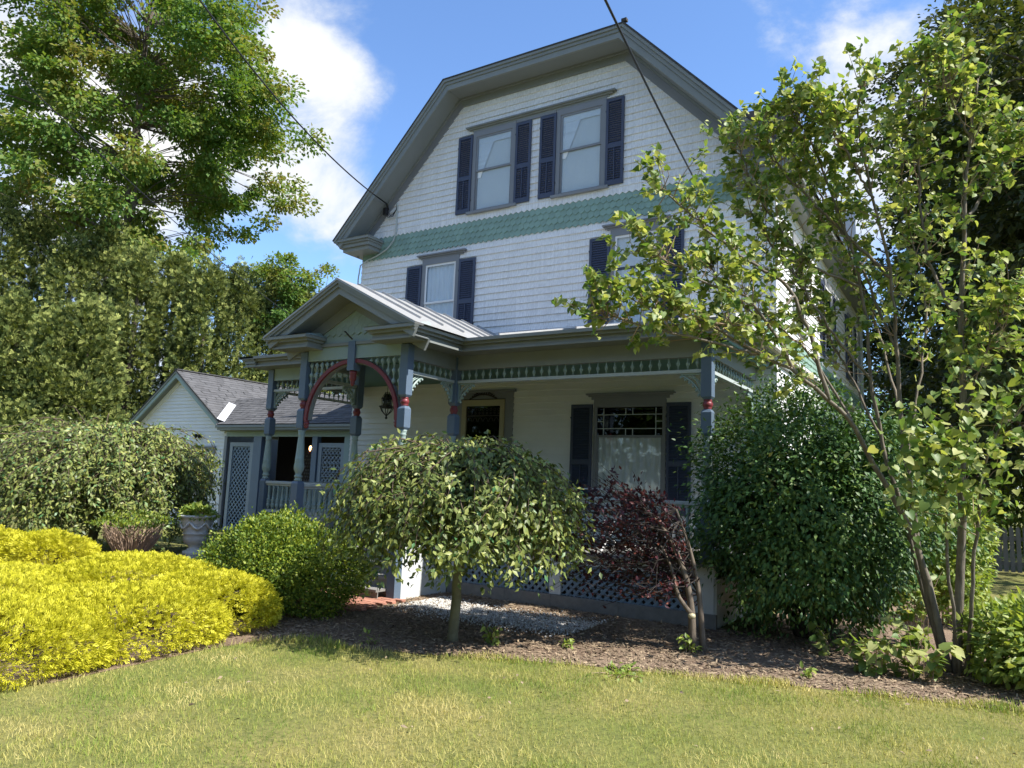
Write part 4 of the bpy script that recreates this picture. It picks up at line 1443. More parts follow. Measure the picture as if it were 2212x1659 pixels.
MB().box(GW[0][0] - 0.02, GW[0][0] + 0.5, WF + 0.02, WY, ZE - 0.22, ZE - 0.10).box(GW[0][0] - 0.08, GW[0][0] + 0.52, WF - 0.03, WY, ZE - 0.098, ZE - 0.03).build('eave_return', M['trim'], wro)


def roof_course(name, p0, p1, up, expo, mat, parent, tab=0.3):
    """one row of three-tab shingles between p0 and p1, `up` the unit vector up the slope"""
    p0, p1, up = np.array(p0, float), np.array(p1, float), np.array(up, float)
    d = p1 - p0
    L = np.linalg.norm(d)
    d /= L
    n = np.cross(d, up)
    if n[2] < 0:
        n = -n
    mb = MB()
    t = -random.uniform(0, tab)
    while t < L:
        a, b = max(0, t + 0.003), min(L, t + tab - 0.003)
        if b > a + 0.02:
            j = random.uniform(-0.012, 0.012)
            h = random.uniform(0.010, 0.017)
            q = [p0 + d * a + up * j + n * h, p0 + d * b + up * j + n * h, p0 + d * b + up * (expo + 0.03) + n * 0.004, p0 + d * a + up * (expo + 0.03) + n * 0.004, p0 + d * a + up * j, p0 + d * b + up * j]
            mb.add(q, [(0, 1, 2, 3), (4, 5, 1, 0)])
        t += tab * random.uniform(0.85, 1.1)
    mb.build(name, mat, parent)['kind'] = 'stuff'


upv = np.array([-1, 0, SLW]) / math.hypot(1, SLW)
Lr = 2.52 * math.hypot(1, SLW)
nrow = 21
for i in range(nrow):
    s_ = i * Lr / nrow
    p = np.array([GW[2][0], 0, GW[2][1]]) + upv * s_
    roof_course('shingle_course', (p[0], WF, p[2]), (p[0], WB, p[2]), upv, Lr / nrow, M['asphalt'], wro)
MB().bar((PKW[0], WF, PKW[1] + 0.015), (PKW[0], WB, PKW[1] + 0.015), 0.16, 0.03).build('ridge_cap', M['asphalt'], wro)

# cross roof over the lattice porch, running to the house
CE = (1.92, 2.93)
SLC = 0.60
YR = 3.55
cr_ = MB().add([(-7.35, CE[0], CE[1] - 0.015), (0.0, CE[0], CE[1] - 0.015), (0.0, YR, CE[1] + (YR - CE[0]) * SLC - 0.015), (-9.6, YR, CE[1] + (YR - CE[0]) * SLC - 0.015)], [(0, 1, 2, 3)])
cr_.add([(0.0, YR, CE[1] + (YR - CE[0]) * SLC - 0.015), (-9.6, YR, CE[1] + (YR - CE[0]) * SLC - 0.015), (-9.6, 5.2, 2.9), (0, 5.2, 2.9)], [(3, 2, 1, 0)])
cro = cr_.build('cross_roof', M['asphalt'], wing)
upc = np.array([0, 1, SLC]) / math.hypot(1, SLC)
Lc = (YR - CE[0]) * math.hypot(1, SLC)
for i in range(14):
    s_ = i * Lc / 14
    y, zz = CE[0] + upc[1] * s_, CE[1] + upc[2] * s_
    # stops where it runs into the gable roof
    xl = max(-9.5, min(-7.3, PKW[0] + (PKW[1] - zz) / SLW - 0.05))
    roof_course('shingle_course', (xl, y, zz), (0.0, y, zz), upc, Lc / 14, M['asphalt'], cro)
MB().box(-7.38, 0, CE[0] + 0.0, CE[0] + 0.09, CE[1] - 0.09, CE[1] - 0.02).box(-7.34, 0, CE[0] + 0.04, CE[0] + 0.10, CE[1] - 0.16, CE[1] - 0.092).box(-7.28, 0, CE[0] + 0.10, WY + 0.1, CE[1] - 0.185, CE[1] - 0.165).build('cornice', M['trim'], cro)
MB().box(-7.26, 0, WY - 0.05, WY + 0.05, 2.60, 2.745).build('beam', M['sagetrim'], wing)
# bright valley flashing
vs = []
for t in np.linspace(0, 1, 5):
    zz = 2.99 + t * 0.62
    x = PKW[0] + (PKW[1] - zz) / SLW
    y = CE[0] + (zz - CE[1]) / SLC
    vs += [(x - 0.14, y - 0.02, zz + 0.13), (x + 0.16, y + 0.03, zz + 0.035)]
MB().add(vs, [(2 * i, 2 * i + 1, 2 * i + 3, 2 * i + 2) for i in range(4)]).build('valley_flashing', M['flash'], cro)

for (x0, x1) in ((-6.00, -5.66), (-3.60, -3.41), (-2.40, -2.2)):
    MB().box(x0, x1, WY - 0.07, WY + 0.08, G, 2.60).build('post', M['postblue'] if x0 < -3 else M['sagetrim'], wing)


def lattice_screen(x0, x1, z0, z1, pitch, mat, fancy=False):
    f = MB()
    t = 0.12
    f.box(x0, x0 + t, WY - 0.03, WY + 0.02, z0, z1).box(x1 - t, x1, WY - 0.03, WY + 0.02, z0, z1).box(x0 + t, x1 - t, WY - 0.029, WY + 0.02, z1 - t, z1).box(x0 + t, x1 - t, WY - 0.029, WY + 0.02, z0, z0 + t)
    p = f.build('lattice_screen', M['greylat'], wing)
    a0, a1, b0, b1 = x0 + t, x1 - t, z0 + t, z1 - t
    W_, H_ = a1 - a0, b1 - b0
    s = MB()
    for sg in (1, -1):
        u = -H_
        while u < W_:
            ta, tb = max(0, -u / H_), min(1, (W_ - u) / H_)
            if tb > ta:
                zf = (lambda q: b0 + q * H_) if sg > 0 else (lambda q: b1 - q * H_)
                s.bar((a0 + u + ta * H_, WY + (0.0 if sg > 0 else 0.008), zf(ta)), (a0 + u + tb * H_, WY + (0.0 if sg > 0 else 0.008), zf(tb)), 0.006, 0.034)
            u += pitch
    s.build('slats', mat, p)['kind'] = 'stuff'
    if fancy:
        r = MB()
        zz = b0 + 0.09
        k = 0
        while zz < b1 - 0.05:
            x = a0 + (0.07 if k % 2 else 0.14)
            while x < a1 - 0.04:
                r.lathe([(0.003, -0.02), (0.045, -0.012), (0.05, 0), (0.045, 0.012), (0.003, 0.02)], (x, WY - 0.005, zz), 6)
                x += 0.14
            zz += 0.12
            k += 1
        r.build('rosettes', mat, p)['kind'] = 'stuff'


lattice_screen(-7.08, -6.05, G + 0.02, 2.43, 0.155, M['lattice'])
lattice_screen(-3.38, -2.42, G + 0.02, 2.43, 0.135, M['greylat'], True)
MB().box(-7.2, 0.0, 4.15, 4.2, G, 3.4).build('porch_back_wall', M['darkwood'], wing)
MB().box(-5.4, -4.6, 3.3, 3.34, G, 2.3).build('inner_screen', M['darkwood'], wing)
s = MB()
for i in range(9):
    for j in range(16):
        x, zz = -4.86 + (i - 4) * 0.09 + (0.045 if j % 2 else 0), 0.6 + j * 0.1
        s.lathe([(0.003, -0.03), (0.03, 0), (0.003, 0.03)], (x + 0.3, 3.26, zz), 5)
s.build('pierced_panel', M['weathered'], wing)['kind'] = 'stuff'
MB().box(-7.2, -0.03, WY, 4.15, G, G + 0.06).build('porch_floor', M['weathered'], wing)
# window on the gable wall
w = MB().box(-8.80, -8.70, WY - 0.05, WY, 1.0, 2.1).box(-7.92, -7.80, WY - 0.05, WY, 1.0, 2.1).box(-8.84, -7.76, WY - 0.051, WY, 2.1, 2.26).box(-8.84, -7.76, WY - 0.09, WY, 2.262, 2.30).box(-8.84, -7.76, WY - 0.08, WY, 0.95, 1.0).build('window', M['casing'], wing)
MB().box(-8.70, -7.92, WY - 0.03, WY - 0.026, 1.0, 2.1).build('pane', M['stained'], w)
MB().box(-8.70, -7.92, WY - 0.04, WY - 0.024, 1.52, 1.56).build('sash', M['sage'], w)
# floodlight above the window
fl_ = thing('floodlight', 'small dark twin floodlight fixed on the wing clapboards above the tree', 'light fixture', (-8.6, WY - 0.05, 2.6))
q = at(388, 945, 24.6)
for sx in (-0.08, 0.08):
    MB().lathe([(0.02, -0.08), (0.05, -0.03), (0.06, 0.03), (0.05, 0.05)], (-8.55 + sx, WY - 0.12, 2.62), 10).build('lamp_head', M['black'], fl_, True)
MB().box(-8.62, -8.48, WY - 0.06, WY - 0.02, 2.56, 2.66).build('base', M['black'], fl_)

# lit carriage lamp on the blue post of the lattice porch
lamp = thing('porch_lamp', 'small lit amber lamp on the blue post of the lattice porch', 'lamp', (-3.66, WY - 0.1, 2.1))
m, nt, N_, L_, out = newmat('lamp_glow')
e = N_.new('ShaderNodeEmission')
e.inputs[0].default_value = (1.0, 0.55, 0.18, 1)
e.inputs[1].default_value = 6.0
L_.new(e.outputs[0], out.inputs[0])
MB().lathe([(0.02, -0.06), (0.035, -0.02), (0.035, 0.03), (0.012, 0.08)], (-3.66, WY - 0.06, 2.27), 10).build('bulb', m, lamp, True)
MB().lathe([(0.03, 0), (0.05, 0.02), (0.05, 0.05), (0.02, 0.08)], (-3.66, WY - 0.06, 2.13), 10).build('holder', M['red'], lamp, True)
MB().box(-3.64, -3.60, WY - 0.07, WY - 0.03, 2.12, 2.3).build('bracket', M['black'], lamp)

# ------------------------------------------------------------------ urn, fence, cables
U0 = np.array([-0.62, -3.2, G])
urn = thing('garden_urn', 'white cast stone urn on the ground left of the porch', 'urn', U0)
MB().lathe([(0.20, 0), (0.20, 0.06), (0.14, 0.08), (0.10, 0.14), (0.14, 0.19), (0.19, 0.22), (0.21, 0.30), (0.205, 0.36), (0.225, 0.37), (0.225, 0.39), (0.21, 0.40), (0.235, 0.50), (0.27, 0.60), (0.285, 0.66), (0.32, 0.68), (0.325, 0.71), (0.29, 0.72), (0.27, 0.66), (0.2, 0.62)], U0 + [0, 0, 0.18], 24).build('body', M['urn'], urn, True)
MB().box(U0[0] - 0.2, U0[0] + 0.2, U0[1] - 0.2, U0[1] + 0.2, G, G + 0.178).build('plinth', M['urn'], urn)
for k in range(6):
    a0 = k * math.pi / 3
    pts = [(U0[0] + 0.27 * math.cos(a0 + t), U0[1] + 0.27 * math.sin(a0 + t), U0[2] + 0.78 - 0.12 * math.sin(t / 1.05 * math.pi)) for t in np.linspace(0, 1.05, 9)]
    MB().tube(pts, 0.022, 6).build('swag', M['urn'], urn, True)

fe = thing('picket_fence', 'weathered grey picket fence at the right edge behind the shrubs', 'fence', (13.5, 10.0, G))
pk = MB().prism([(-0.045, 0.06), (0.045, 0.06), (0.045, 1.08), (0.0, 1.15), (-0.045, 1.08)], -0.01, 0.01).mesh('picket', M['fence'])
for i in range(44):
    place('picket', pk, fe, (11.5 + i * 0.135, 9.9 + i * 0.005, G), 0.035, (1, 1, random.uniform(0.98, 1.02)))
for zz in (0.25, 0.85):
    MB().bar((11.4, 9.93, G + zz), (17.5, 10.16, G + zz), 0.04, 0.09).build('fence_rail', M['fence'], fe)


def cable(name, label, a, b, sag, r=0.011, seg=60):
    a, b = np.array(a, float), np.array(b, float)
    k = 1.8                                  # carried on towards its pole beyond the picture
    a = b + (a - b) * k + np.array([0, 0, 4 * sag * (k - 1) * k])
    sag *= k * k
    pts = [a + (b - a) * t + np.array([0, 0, -4 * sag * t * (1 - t)]) for t in np.linspace(0, 1, seg)]
    o = MB().tube(pts, r, 6).build(name, M['wire'])
    tag(o, label, 'cable', None)
    return o


br = np.array([0.72, -0.12, 7.62])
far = at(150, -420, 9.0)
cable('overhead_cable', 'twisted black service cable running to the left side of the gable', far, br, 0.55, 0.014)
cable('overhead_cable', 'straight black cable crossing in front of the roof peak', at(1255, -110, 5.2), (7.95, -0.05, 6.38), 0.05, 0.011)
cable('overhead_cable', 'thin dark cable passing before the tall maple at far left', at(-160, -30, 14), at(640, 690, 33), 0.35, 0.014)
an = thing('cable_anchor', 'black cable clamp with looped wires on the left gable wall', 'cable clamp', (0.72, -0.05, 7.4))
MB().tube([br, br + np.array([0.0, 0.06, -0.1]), br + np.array([0.0, 0.09, -0.12])], 0.02, 6).box(0.66, 0.74, -0.16, -0.08, 7.36, 7.52).build('clamp', M['black'], an)
lp = MB()
for k in range(3):
    lp.tube([(0.72 + 0.03 * k, -0.11, 7.42), (0.76 + 0.03 * k, -0.10, 7.30 + 0.02 * k), (0.90, -0.09, 7.31 + 0.03 * k), (0.97, -0.07, 7.46), (0.96, -0.05, 7.62)], 0.008, 5)
lp.build('loop', M['black'], an)
MB().tube([(0.96, -0.045, 7.62), (0.98, -0.05, 7.2), (0.99, -0.05, 6.95), (0.93, -0.06, 6.75), (0.75, -0.06, 6.58), (0.45, -0.06, 6.46), (0.18, -0.06, 6.40), (0.0, -0.07, 6.30), (-0.06, -0.05, 6.0), (-0.05, -0.04, 5.0), (-0.05, -0.04, 3.9)], 0.016, 6).build('conduit', M['pale'], an)


# ------------------------------------------------------------------ plants
def lump(dirs, seed, k=4, amp=0.12):
    r = np.random.default_rng(seed)
    out = np.zeros(len(dirs))
    for i in range(k * 3):
        ax = unit(r.normal(size=3))
        f = r.uniform(2, 7)
        out += np.sin(f * (dirs @ ax) * 2 + r.uniform(0, 6.28)) / (k * 3) ** 0.5
    return 1 + amp * out


def smooth_path(pts, n):
    pts = np.array(pts, float)
    t = np.linspace(0, len(pts) - 1, n)
    out = []
    for q in t:
        i = min(int(q), len(pts) - 2)
        f = q - i
        p0, p1, p2, p3 = pts[max(i - 1, 0)], pts[i], pts[i + 1], pts[min(i + 2, len(pts) - 1)]
        out.append(0.5 * ((2 * p1) + (-p0 + p2) * f + (2 * p0 - 5 * p1 + 4 * p2 - p3) * f * f + (-p0 + 3 * p1 - 3 * p2 + p3) * f ** 3))
    return np.array(out)


def shrub(name, label, cat, base, radii, zc, n, tpl, mat, size, stems=5, stem_mat=None, seed=1, inner=0.62, droop=0.2, low=-0.75, amp=0.12, group=None, upl=0.0, sizevar=0.25, stem_r=0.02, shaggy=0.0):
    base = np.array(base, float)
    th = thing(name, label, cat, base, group)
    c = base + np.array([0, 0, zc])
    d = rand_dirs(int(n * 1.6))
    d = d[d[:, 2] > low][:n]
    n = len(d)
    f = inner + (1 - inner) * rng.random(n) ** 0.45
    rad = lump(d, seed, amp=amp) * f + shaggy * rng.random(n) ** 6
    P = c + d * np.array(radii) * rad[:, None]
    out = unit(d / np.array(radii))
    dr = unit(out * 0.9 + rng.normal(size=(n, 3)) * 0.6 + np.array([0, 0, upl - droop]))
    nr = unit(out * 0.7 + np.array([0, 0, 0.7]) + rng.normal(size=(n, 3)) * 0.45)
    s = size * rng.uniform(1 - sizevar, 1 + sizevar, n)
    P[:, 2] = np.maximum(P[:, 2], base[2] + 0.03)
    scatter('foliage', tpl, P, dr, nr, s, mat, th, True)
    k = int(n * 0.14)
    di = rand_dirs(k)
    di = di[di[:, 2] > low]
    Q = c + di * np.array(radii) * (0.25 + 0.5 * rng.random((len(di), 1)))
    Q[:, 2] = np.maximum(Q[:, 2], base[2] + 0.05)
    scatter('inner_foliage', tpl, Q, di + rng.normal(size=di.shape) * 0.6, di + [0, 0, 0.5], size * 2.1, mat, th, True)
    mb = MB()
    for k in range(stems):
        a = 2 * math.pi * (k + random.random() * 0.5) / max(1, stems)
        e = c + np.array([math.cos(a) * radii[0] * 0.6, math.sin(a) * radii[1] * 0.6, radii[2] * random.uniform(-0.1, 0.6)])
        b = base + np.array([math.cos(a) * 0.12 * radii[0], math.sin(a) * 0.12 * radii[1], -0.02])
        mid = (b + e) / 2 + np.array([random.uniform(-.1, .1), random.uniform(-.1, .1), 0.1])
        mb.tube(smooth_path([b, mid, e], 7), np.linspace(stem_r, stem_r * 0.4, 7), 6)
    mb.build('stems', stem_mat or M['twig'], th)['kind'] = 'stuff'
    return th


# --- weeping cherries
def weeping(name, label, base, R, H_, trunk_r, n_str, leaf, low, seed, singles, stretch=(1, 1), lean=(0, 0), tpl=OVAL4):
    r = np.random.default_rng(seed)
    base = np.array(base, float)
    th = thing(name, label, 'tree', base, 'weeping cherry trees')
    top = base + np.array([lean[0], lean[1], H_ * 0.80])
    tp = smooth_path([base - [0, 0, 0.03], base + [0.02, 0.01, H_ * 0.25], base + [0.035, 0, H_ * 0.5], top], 12)
    rr = np.linspace(trunk_r, trunk_r * 0.72, 12)
    rr[0] *= 1.25
    rr[8] *= 1.12
    rr[9] *= 1.3
    rr[10] *= 1.15
    tp[3:9] += r.normal(size=(6, 3)) * 0.008
    MB().tube(tp, rr, 10).build('trunk', M['barkmoss'], th, True)
    br = MB()
    pos, dirs, nrm = [], [], []
    for i in range(n_str):
        a = r.uniform(0, 2 * math.pi)
        rf = R * (0.15 + 0.85 * r.random() ** 0.6)
        rise = H_ * 0.2 * r.uniform(0.2, 1.0) * (1.15 - 0.45 * rf / R)
        zend = low + (H_ * 0.72 - low) * r.random() ** 1.25 + 0.12 * r.normal()
        pts = []
        a2 = a + r.normal() * 0.5
        wob = r.normal(size=3) * 0.10 * R
        for t in np.linspace(0, 1, 14):
            hr = rf * (1 - (1 - t) ** 1.6)
            aa = a + (a2 - a) * t
            zz = H_ * 0.80 + rise * math.sin(min(1, t * 1.7) * math.pi / 2) - (H_ * 0.80 + rise - zend) * max(0, (t - 0.22) / 0.78) ** 1.45
            pts.append(base + np.array([lean[0] + hr * math.cos(aa) * stretch[0], lean[1] + hr * math.sin(aa) * stretch[1], max(0.05, zz)]) + wob * math.sin(t * math.pi))
        pts = np.array(pts)
        br.tube(pts[::2], np.linspace(0.010, 0.002, 7) * min(1.2, R / 1.4), 4)
        seg = np.linalg.norm(np.diff(pts, axis=0), axis=1)
        L = np.concatenate([[0], np.cumsum(seg)])
        m = int(L[-1] / (leaf * 0.36))
        for k in range(m):
            s = L[-1] * (0.12 + 0.88 * (k + r.random()) / m)
            j = min(np.searchsorted(L, s) - 1, len(pts) - 2)
            j = max(j, 0)
            f = (s - L[j]) / (L[j + 1] - L[j] + 1e-9)
            p = pts[j] * (1 - f) + pts[j + 1] * f
            d = pts[j + 1] - pts[j]
            d /= np.linalg.norm(d) + 1e-9
            radial = np.array([math.cos(a2), math.sin(a2), 0])
            sd = np.cross(d, radial)
            sd = sd / (np.linalg.norm(sd) + 1e-6) * (1 if k % 2 else -1)
            v = d * 0.45 + sd * r.uniform(0.2, 1.1) + radial * r.uniform(-0.2, 0.7) + np.array([0, 0, -0.35]) + r.normal(size=3) * 0.38
            pos.append(p + r.normal(size=3) * 0.035)
            dirs.append(v)
            nrm.append(radial * 0.6 + np.array([0, 0, 0.75]) + r.normal(size=3) * 0.5)
    br.build('branches', M['twigbrown'], th)
    pos, dirs, nrm = np.array(pos), np.array(dirs), np.array(nrm)
    pos[:, 2] = np.maximum(pos[:, 2], base[2] + 0.1)
    leafset('leaf', tpl, pos, dirs, nrm, leaf * r.uniform(0.75, 1.2, len(pos)), M['cherry'], th, singles)
    return th


weeping('weeping_cherry', 'small weeping cherry on a bare trunk before the porch', (6.77, -5.19, G), 1.45, 2.18, 0.058, 680, 0.078, 0.80, 11, 300, lean=(0.02, 0.03))
weeping('weeping_cherry', 'broad weeping cherry drooping in front of the wing at left', (-3.5, -3.5, G), 2.4, 2.5, 0.10, 900, 0.105, 0.22, 12, 0, tpl=NARROW)


# --- golden thread cypress mounds
def mound(name, label, bumps, n, seed, size=0.12, mat='gold'):
    r = np.random.default_rng(seed)
    cx = np.mean([b[0] for b in bumps]); cy = np.mean([b[1] for b in bumps])
    th = thing(name, label, 'shrub', (cx, cy, G), 'golden cypress')
    areas = np.array([b[2] * b[3] + (b[2] + b[3]) * b[4] for b in bumps])
    pos, out = [], []
    for b, w in zip(bumps, areas / areas.sum()):
        m = int(n * w)
        d = r.normal(size=(m * 2, 3))
        d = unit(d)
        d = d[d[:, 2] > -0.25][:m]
        rad = lump(d, seed + int(abs(b[0]) * 10), amp=0.045) * (0.82 + 0.20 * r.random(len(d)) ** 0.5)
        e = np.sign(d) * np.abs(d) ** 0.85
        P = np.array([b[0], b[1], G + b[4] * 0.30]) + e * np.array([b[2], b[3], b[4] * 0.70]) * rad[:, None]
        pos.append(P)
        out.append(unit(d / np.array([b[2], b[3], b[4]])))
    P, O = np.vstack(pos), np.vstack(out)
    keep = np.ones(len(P), bool)
    for b in bumps:                              # drop what lies deep inside a neighbour
        q = (P - np.array([b[0], b[1], G + b[4] * 0.30])) / np.array([b[2], b[3], b[4] * 0.70])
        keep &= (q ** 2).sum(1) > 0.45
    P, O = P[keep], O[keep]
    P[:, 2] = np.maximum(P[:, 2], G + 0.02)
    m = len(P)
    dr = unit(O * 0.9 + np.array([0, 0, 0.05]) + r.normal(size=(m, 3)) * 0.5)
    nr = unit(O * 0.5 + np.array([0, 0, 0.6]) + r.normal(size=(m, 3)) * 0.5)
    scatter('foliage', THREAD, P, dr, nr, size * r.uniform(0.6, 1.25, m), M[mat], th)
    mb = MB()
    for b in bumps:
        for k in range(7):
            a = r.uniform(0, 6.28)
            e = np.array([b[0] + b[2] * 0.75 * math.cos(a), b[1] + b[3] * 0.75 * math.sin(a), G + b[4] * 0.6])
            s0 = np.array([b[0], b[1], G])
            mb.tube(smooth_path([s0, (s0 + e) / 2 + [0, 0, 0.12], e], 5), np.linspace(0.025, 0.006, 5), 5)
    mb.build('stems', M['twigdark'], th)['kind'] = 'stuff'
    return th


mound('golden_cypress', 'wide bright yellow thread-leaf cypress mass along the lawn edge at left',
      [(4.40, -6.55, 0.62, 0.75, 0.58), (4.45, -7.6, 0.85, 1.0, 0.54), (4.4, -8.8, 1.0, 1.0, 0.52), (3.3, -6.75, 0.95, 1.0, 0.70), (3.0, -8.2, 1.2, 1.2, 0.54), (3.6, -9.8, 1.3, 1.1, 0.54), (1.8, -7.5, 1.2, 1.2, 0.46), (1.2, -9.2, 1.4, 1.3, 0.5)],
      165000, 21, 0.050)
mound('golden_cypress', 'low yellow cypress strip behind the main yellow mass, under the broad cherry',
      [(-0.9, -5.6, 0.8, 0.6, 0.62), (-2.2, -6.0, 0.9, 0.6, 0.62), (-3.5, -6.6, 0.9, 0.7, 0.62), (-4.7, -7.2, 0.9, 0.7, 0.62)], 24000, 22, 0.08)

shrub('boxwood_bush', 'dense rounded green boxwood between yellow cypress and weeping cherry', 'shrub', (3.98, -5.12, G), (1.02, 0.98, 0.66), 0.52, 30000, DIAMOND, M['box'], 0.040, 8, M['twigdark'], 31, 0.70, 0.0, -0.85, 0.12, upl=0.3, shaggy=0.14)
shrub('brown_bush', 'half bare twiggy bush with green top behind the yellow cypress', 'shrub', (-1.05, -4.15, G), (0.85, 0.8, 0.36), 0.56, 2600, DIAMOND, M['box'], 0.045, 190, M['twig'], 32, 0.7, 0.0, 0.45, 0.10, upl=0.3, stem_r=0.011)
shrub('urn_plant', 'small spreading green plant growing out of the white urn', 'plant', (-0.62, -3.2, G + 0.78), (0.30, 0.30, 0.16), 0.12, 500, OVAL, M['limeleaf'], 0.09, 6, M['twig'], 33, 0.4, 0.1, -0.3, stem_r=0.006)
shrub('burning_bush', 'large rounded dark green burning bush at the porch corner', 'shrub', (9.86, -2.0, G), (1.38, 1.3, 1.46), 1.52, 38000, OVAL4, M['euon'], 0.070, 16, M['twigdark'], 34, 0.66, 0.55, -0.93, 0.17, stem_r=0.03, shaggy=0.30)

# --- purple plum leaning to the left
pl = thing('purple_plum', 'sparse purple leaved plum shrub leaning left before the porch lattice', 'shrub', (9.0, -3.9, G))
B0 = np.array([9.0, -3.9, G])
mb = MB()
main = smooth_path([B0, B0 + [-0.02, 0, 0.45], B0 + [-0.10, -0.02, 0.85], B0 + [-0.30, -0.05, 1.25], B0 + [-0.55, -0.1, 1.5]], 10)
mb.tube(main, np.linspace(0.045, 0.018, 10), 8)
main2 = smooth_path([B0 + [0.08, 0.1, 0], B0 + [0.04, 0.08, 0.6], B0 + [-0.05, 0.05, 1.05], B0 + [-0.2, 0.0, 1.5]], 10)
mb.tube(main2, np.linspace(0.035, 0.012, 10), 8)
stub = [B0 + [0.02, -0.12, 0.42], B0 + [-0.13, -0.12, 0.60], B0 + [-0.2, -0.1, 0.85], B0 + [-0.34, -0.08, 1.1]]
mb.tube(smooth_path(stub, 8), np.linspace(0.026, 0.014, 8), 8)
mb.build('trunk', M['bark'], pl, True)
MB().lathe([(0.005, -0.03), (0.035, -0.02), (0.042, 0.0), (0.035, 0.02), (0.005, 0.03)], B0 + np.array([0.03, -0.13, 0.40]), 10).build('cut_stub', M['cream'], pl, True)
tw = MB()
PP, PDr, PN = [], [], []
C0 = np.array([7.98, -4.05, G + 1.18])
for i in range(170):
    s0 = (main if i % 2 else main2)[random.randint(3, 9)]
    d = unit(rng.normal(size=3))
    e = C0 + d * np.array([0.80, 0.55, 0.70])
    if i % 6 == 0:
        e[2] = G + random.uniform(0.45, 0.8)
    pth = smooth_path([s0, (s0 * 0.55 + e * 0.45) + rng.normal(size=3) * 0.10, e + rng.normal(size=3) * 0.05], 8)
    tw.tube(pth[::1], np.linspace(0.008, 0.0022, 8), 4)
    leafy = e[2] > G + 1.02 or random.random() < 0.25
    m = 24 if leafy else 4
    for k in range(m):
        f = random.uniform(0.45, 1.0)
        j = int(f * 7)
        PP.append(pth[j] + rng.normal(size=3) * 0.035)
        PDr.append(unit(pth[min(j + 1, 7)] - pth[max(j - 1, 0)]) * 0.6 + rng.normal(size=3) * 0.5 + [0, 0, 0.35])
        PN.append(rng.normal(size=3) + [0, -0.3, 0.6])
tw.build('twigs', M['twigdark'], pl)['kind'] = 'stuff'
leafset('leaf', OVAL, np.array(PP), np.array(PDr), np.array(PN), 0.058 * rng.uniform(0.7, 1.25, len(PP)), M['plum'], pl, 150)

# --- the lilac tree at right
li = thing('lilac_tree', 'tall multi-stemmed lilac with heart shaped leaves at the right front', 'tree', (11.39, -3.29, G))
D0 = 7.4
stems = [
    ([(2065, 1472, 0), (2072, 1300, 0), (2078, 1100, 0), (2082, 900, .05), (2078, 700, .1), (2085, 480, .15), (2095, 300, .15), (2112, 170, .1)], 0.052, 0.009),
    ([(2052, 1466, 0), (2022, 1330, .1), (1990, 1210, .2), (1950, 1110, .25), (1885, 1000, .3), (1840, 910, .2), (1790, 865, .1), (1720, 805, 0), (1640, 765, -.1), (1540, 705, -.2), (1440, 650, -.3)], 0.038, 0.008),
    ([(2046, 1460, .1), (1985, 1180, .3), (1958, 1000, .4), (1945, 900, .45), (1935, 750, .5), (1925, 600, .5), (1885, 430, .4), (1855, 290, .3), (1862, 165, .2)], 0.032, 0.008),
    ([(2040, 1440, .2), (1960, 1140, .5), (1905, 950, .6), (1882, 820, .6), (1860, 620, .6), (1800, 430, .5), (1745, 290, .4), (1705, 240, .3)], 0.026, 0.007),
    ([(2085, 1465, -.1), (2098, 1300, -.2), (2112, 1120, -.2), (2140, 960, -.2), (2190, 900, -.2), (2240, 860, -.2)], 0.022, 0.008),
    ([(2078, 1460, -.1), (2050, 1250, -.2), (2045, 1100, -.25), (2030, 960, -.3)], 0.020, 0.008),
    ([(1790, 865, .1), (1715, 640, .1), (1610, 560, 0), (1500, 470, -.1), (1425, 405, -.2)], 0.022, 0.006),
    ([(1720, 805, 0), (1620, 650, -.1), (1500, 600, -.2), (1390, 530, -.3)], 0.018, 0.006),
    ([(1640, 765, -.1), (1480, 725, -.3), (1360, 695, -.4), (1285, 675, -.5)], 0.016, 0.005),
    ([(1925, 600, .5), (1800, 480, .6), (1690, 370, .5), (1640, 290, .4)], 0.020, 0.006),
    ([(2085, 480, .15), (2150, 380, .3), (2200, 280, .3)], 0.018, 0.006),
    ([(2078, 700, .1), (2005, 560, .3), (1985, 350, .3), (1995, 210, .3)], 0.020, 0.006),
    ([(1885, 430, .4), (1830, 330, .2), (1780, 250, .1)], 0.014, 0.005),
    ([(2082, 900, .05), (2130, 760, -.1), (2180, 640, -.2)], 0.014, 0.005),
    ([(1935, 750, .5), (1850, 560, .8), (1760, 400, .9), (1690, 300, .9)], 0.016, 0.005),
    ([(1860, 620, .6), (1740, 560, .5), (1640, 430, .4), (1590, 300, .3)], 0.016, 0.005),
    ([(1715, 640, .1), (1640, 700, -.2), (1500, 690, -.3), (1350, 640, -.4)], 0.012, 0.004),
    ([(2095, 300, .15), (2050, 200, .1), (2030, 120, .1)], 0.012, 0.004),
    ([(1882, 820, .6), (1800, 720, .5), (1720, 600, .5), (1660, 520, .4), (1620, 450, .4)], 0.016, 0.005),
    ([(1905, 950, .6), (1830, 800, .9), (1770, 690, 1.0), (1700, 560, 1.0)], 0.015, 0.005),
    ([(1945, 900, .45), (1900, 720, .9), (1840, 560, 1.0), (1800, 380, 1.0)], 0.016, 0.005),
    ([(1840, 910, .2), (1760, 780, .3), (1700, 720, .2), (1590, 650, .1), (1520, 560, .1)], 0.015, 0.005),
    ([(1958, 1000, .4), (1990, 800, .7), (2000, 640, .9), (1960, 480, .9), (1940, 300, .8)], 0.016, 0.005),
]
tk = MB()
LP, LD, LN = [], [], []
twb = MB()
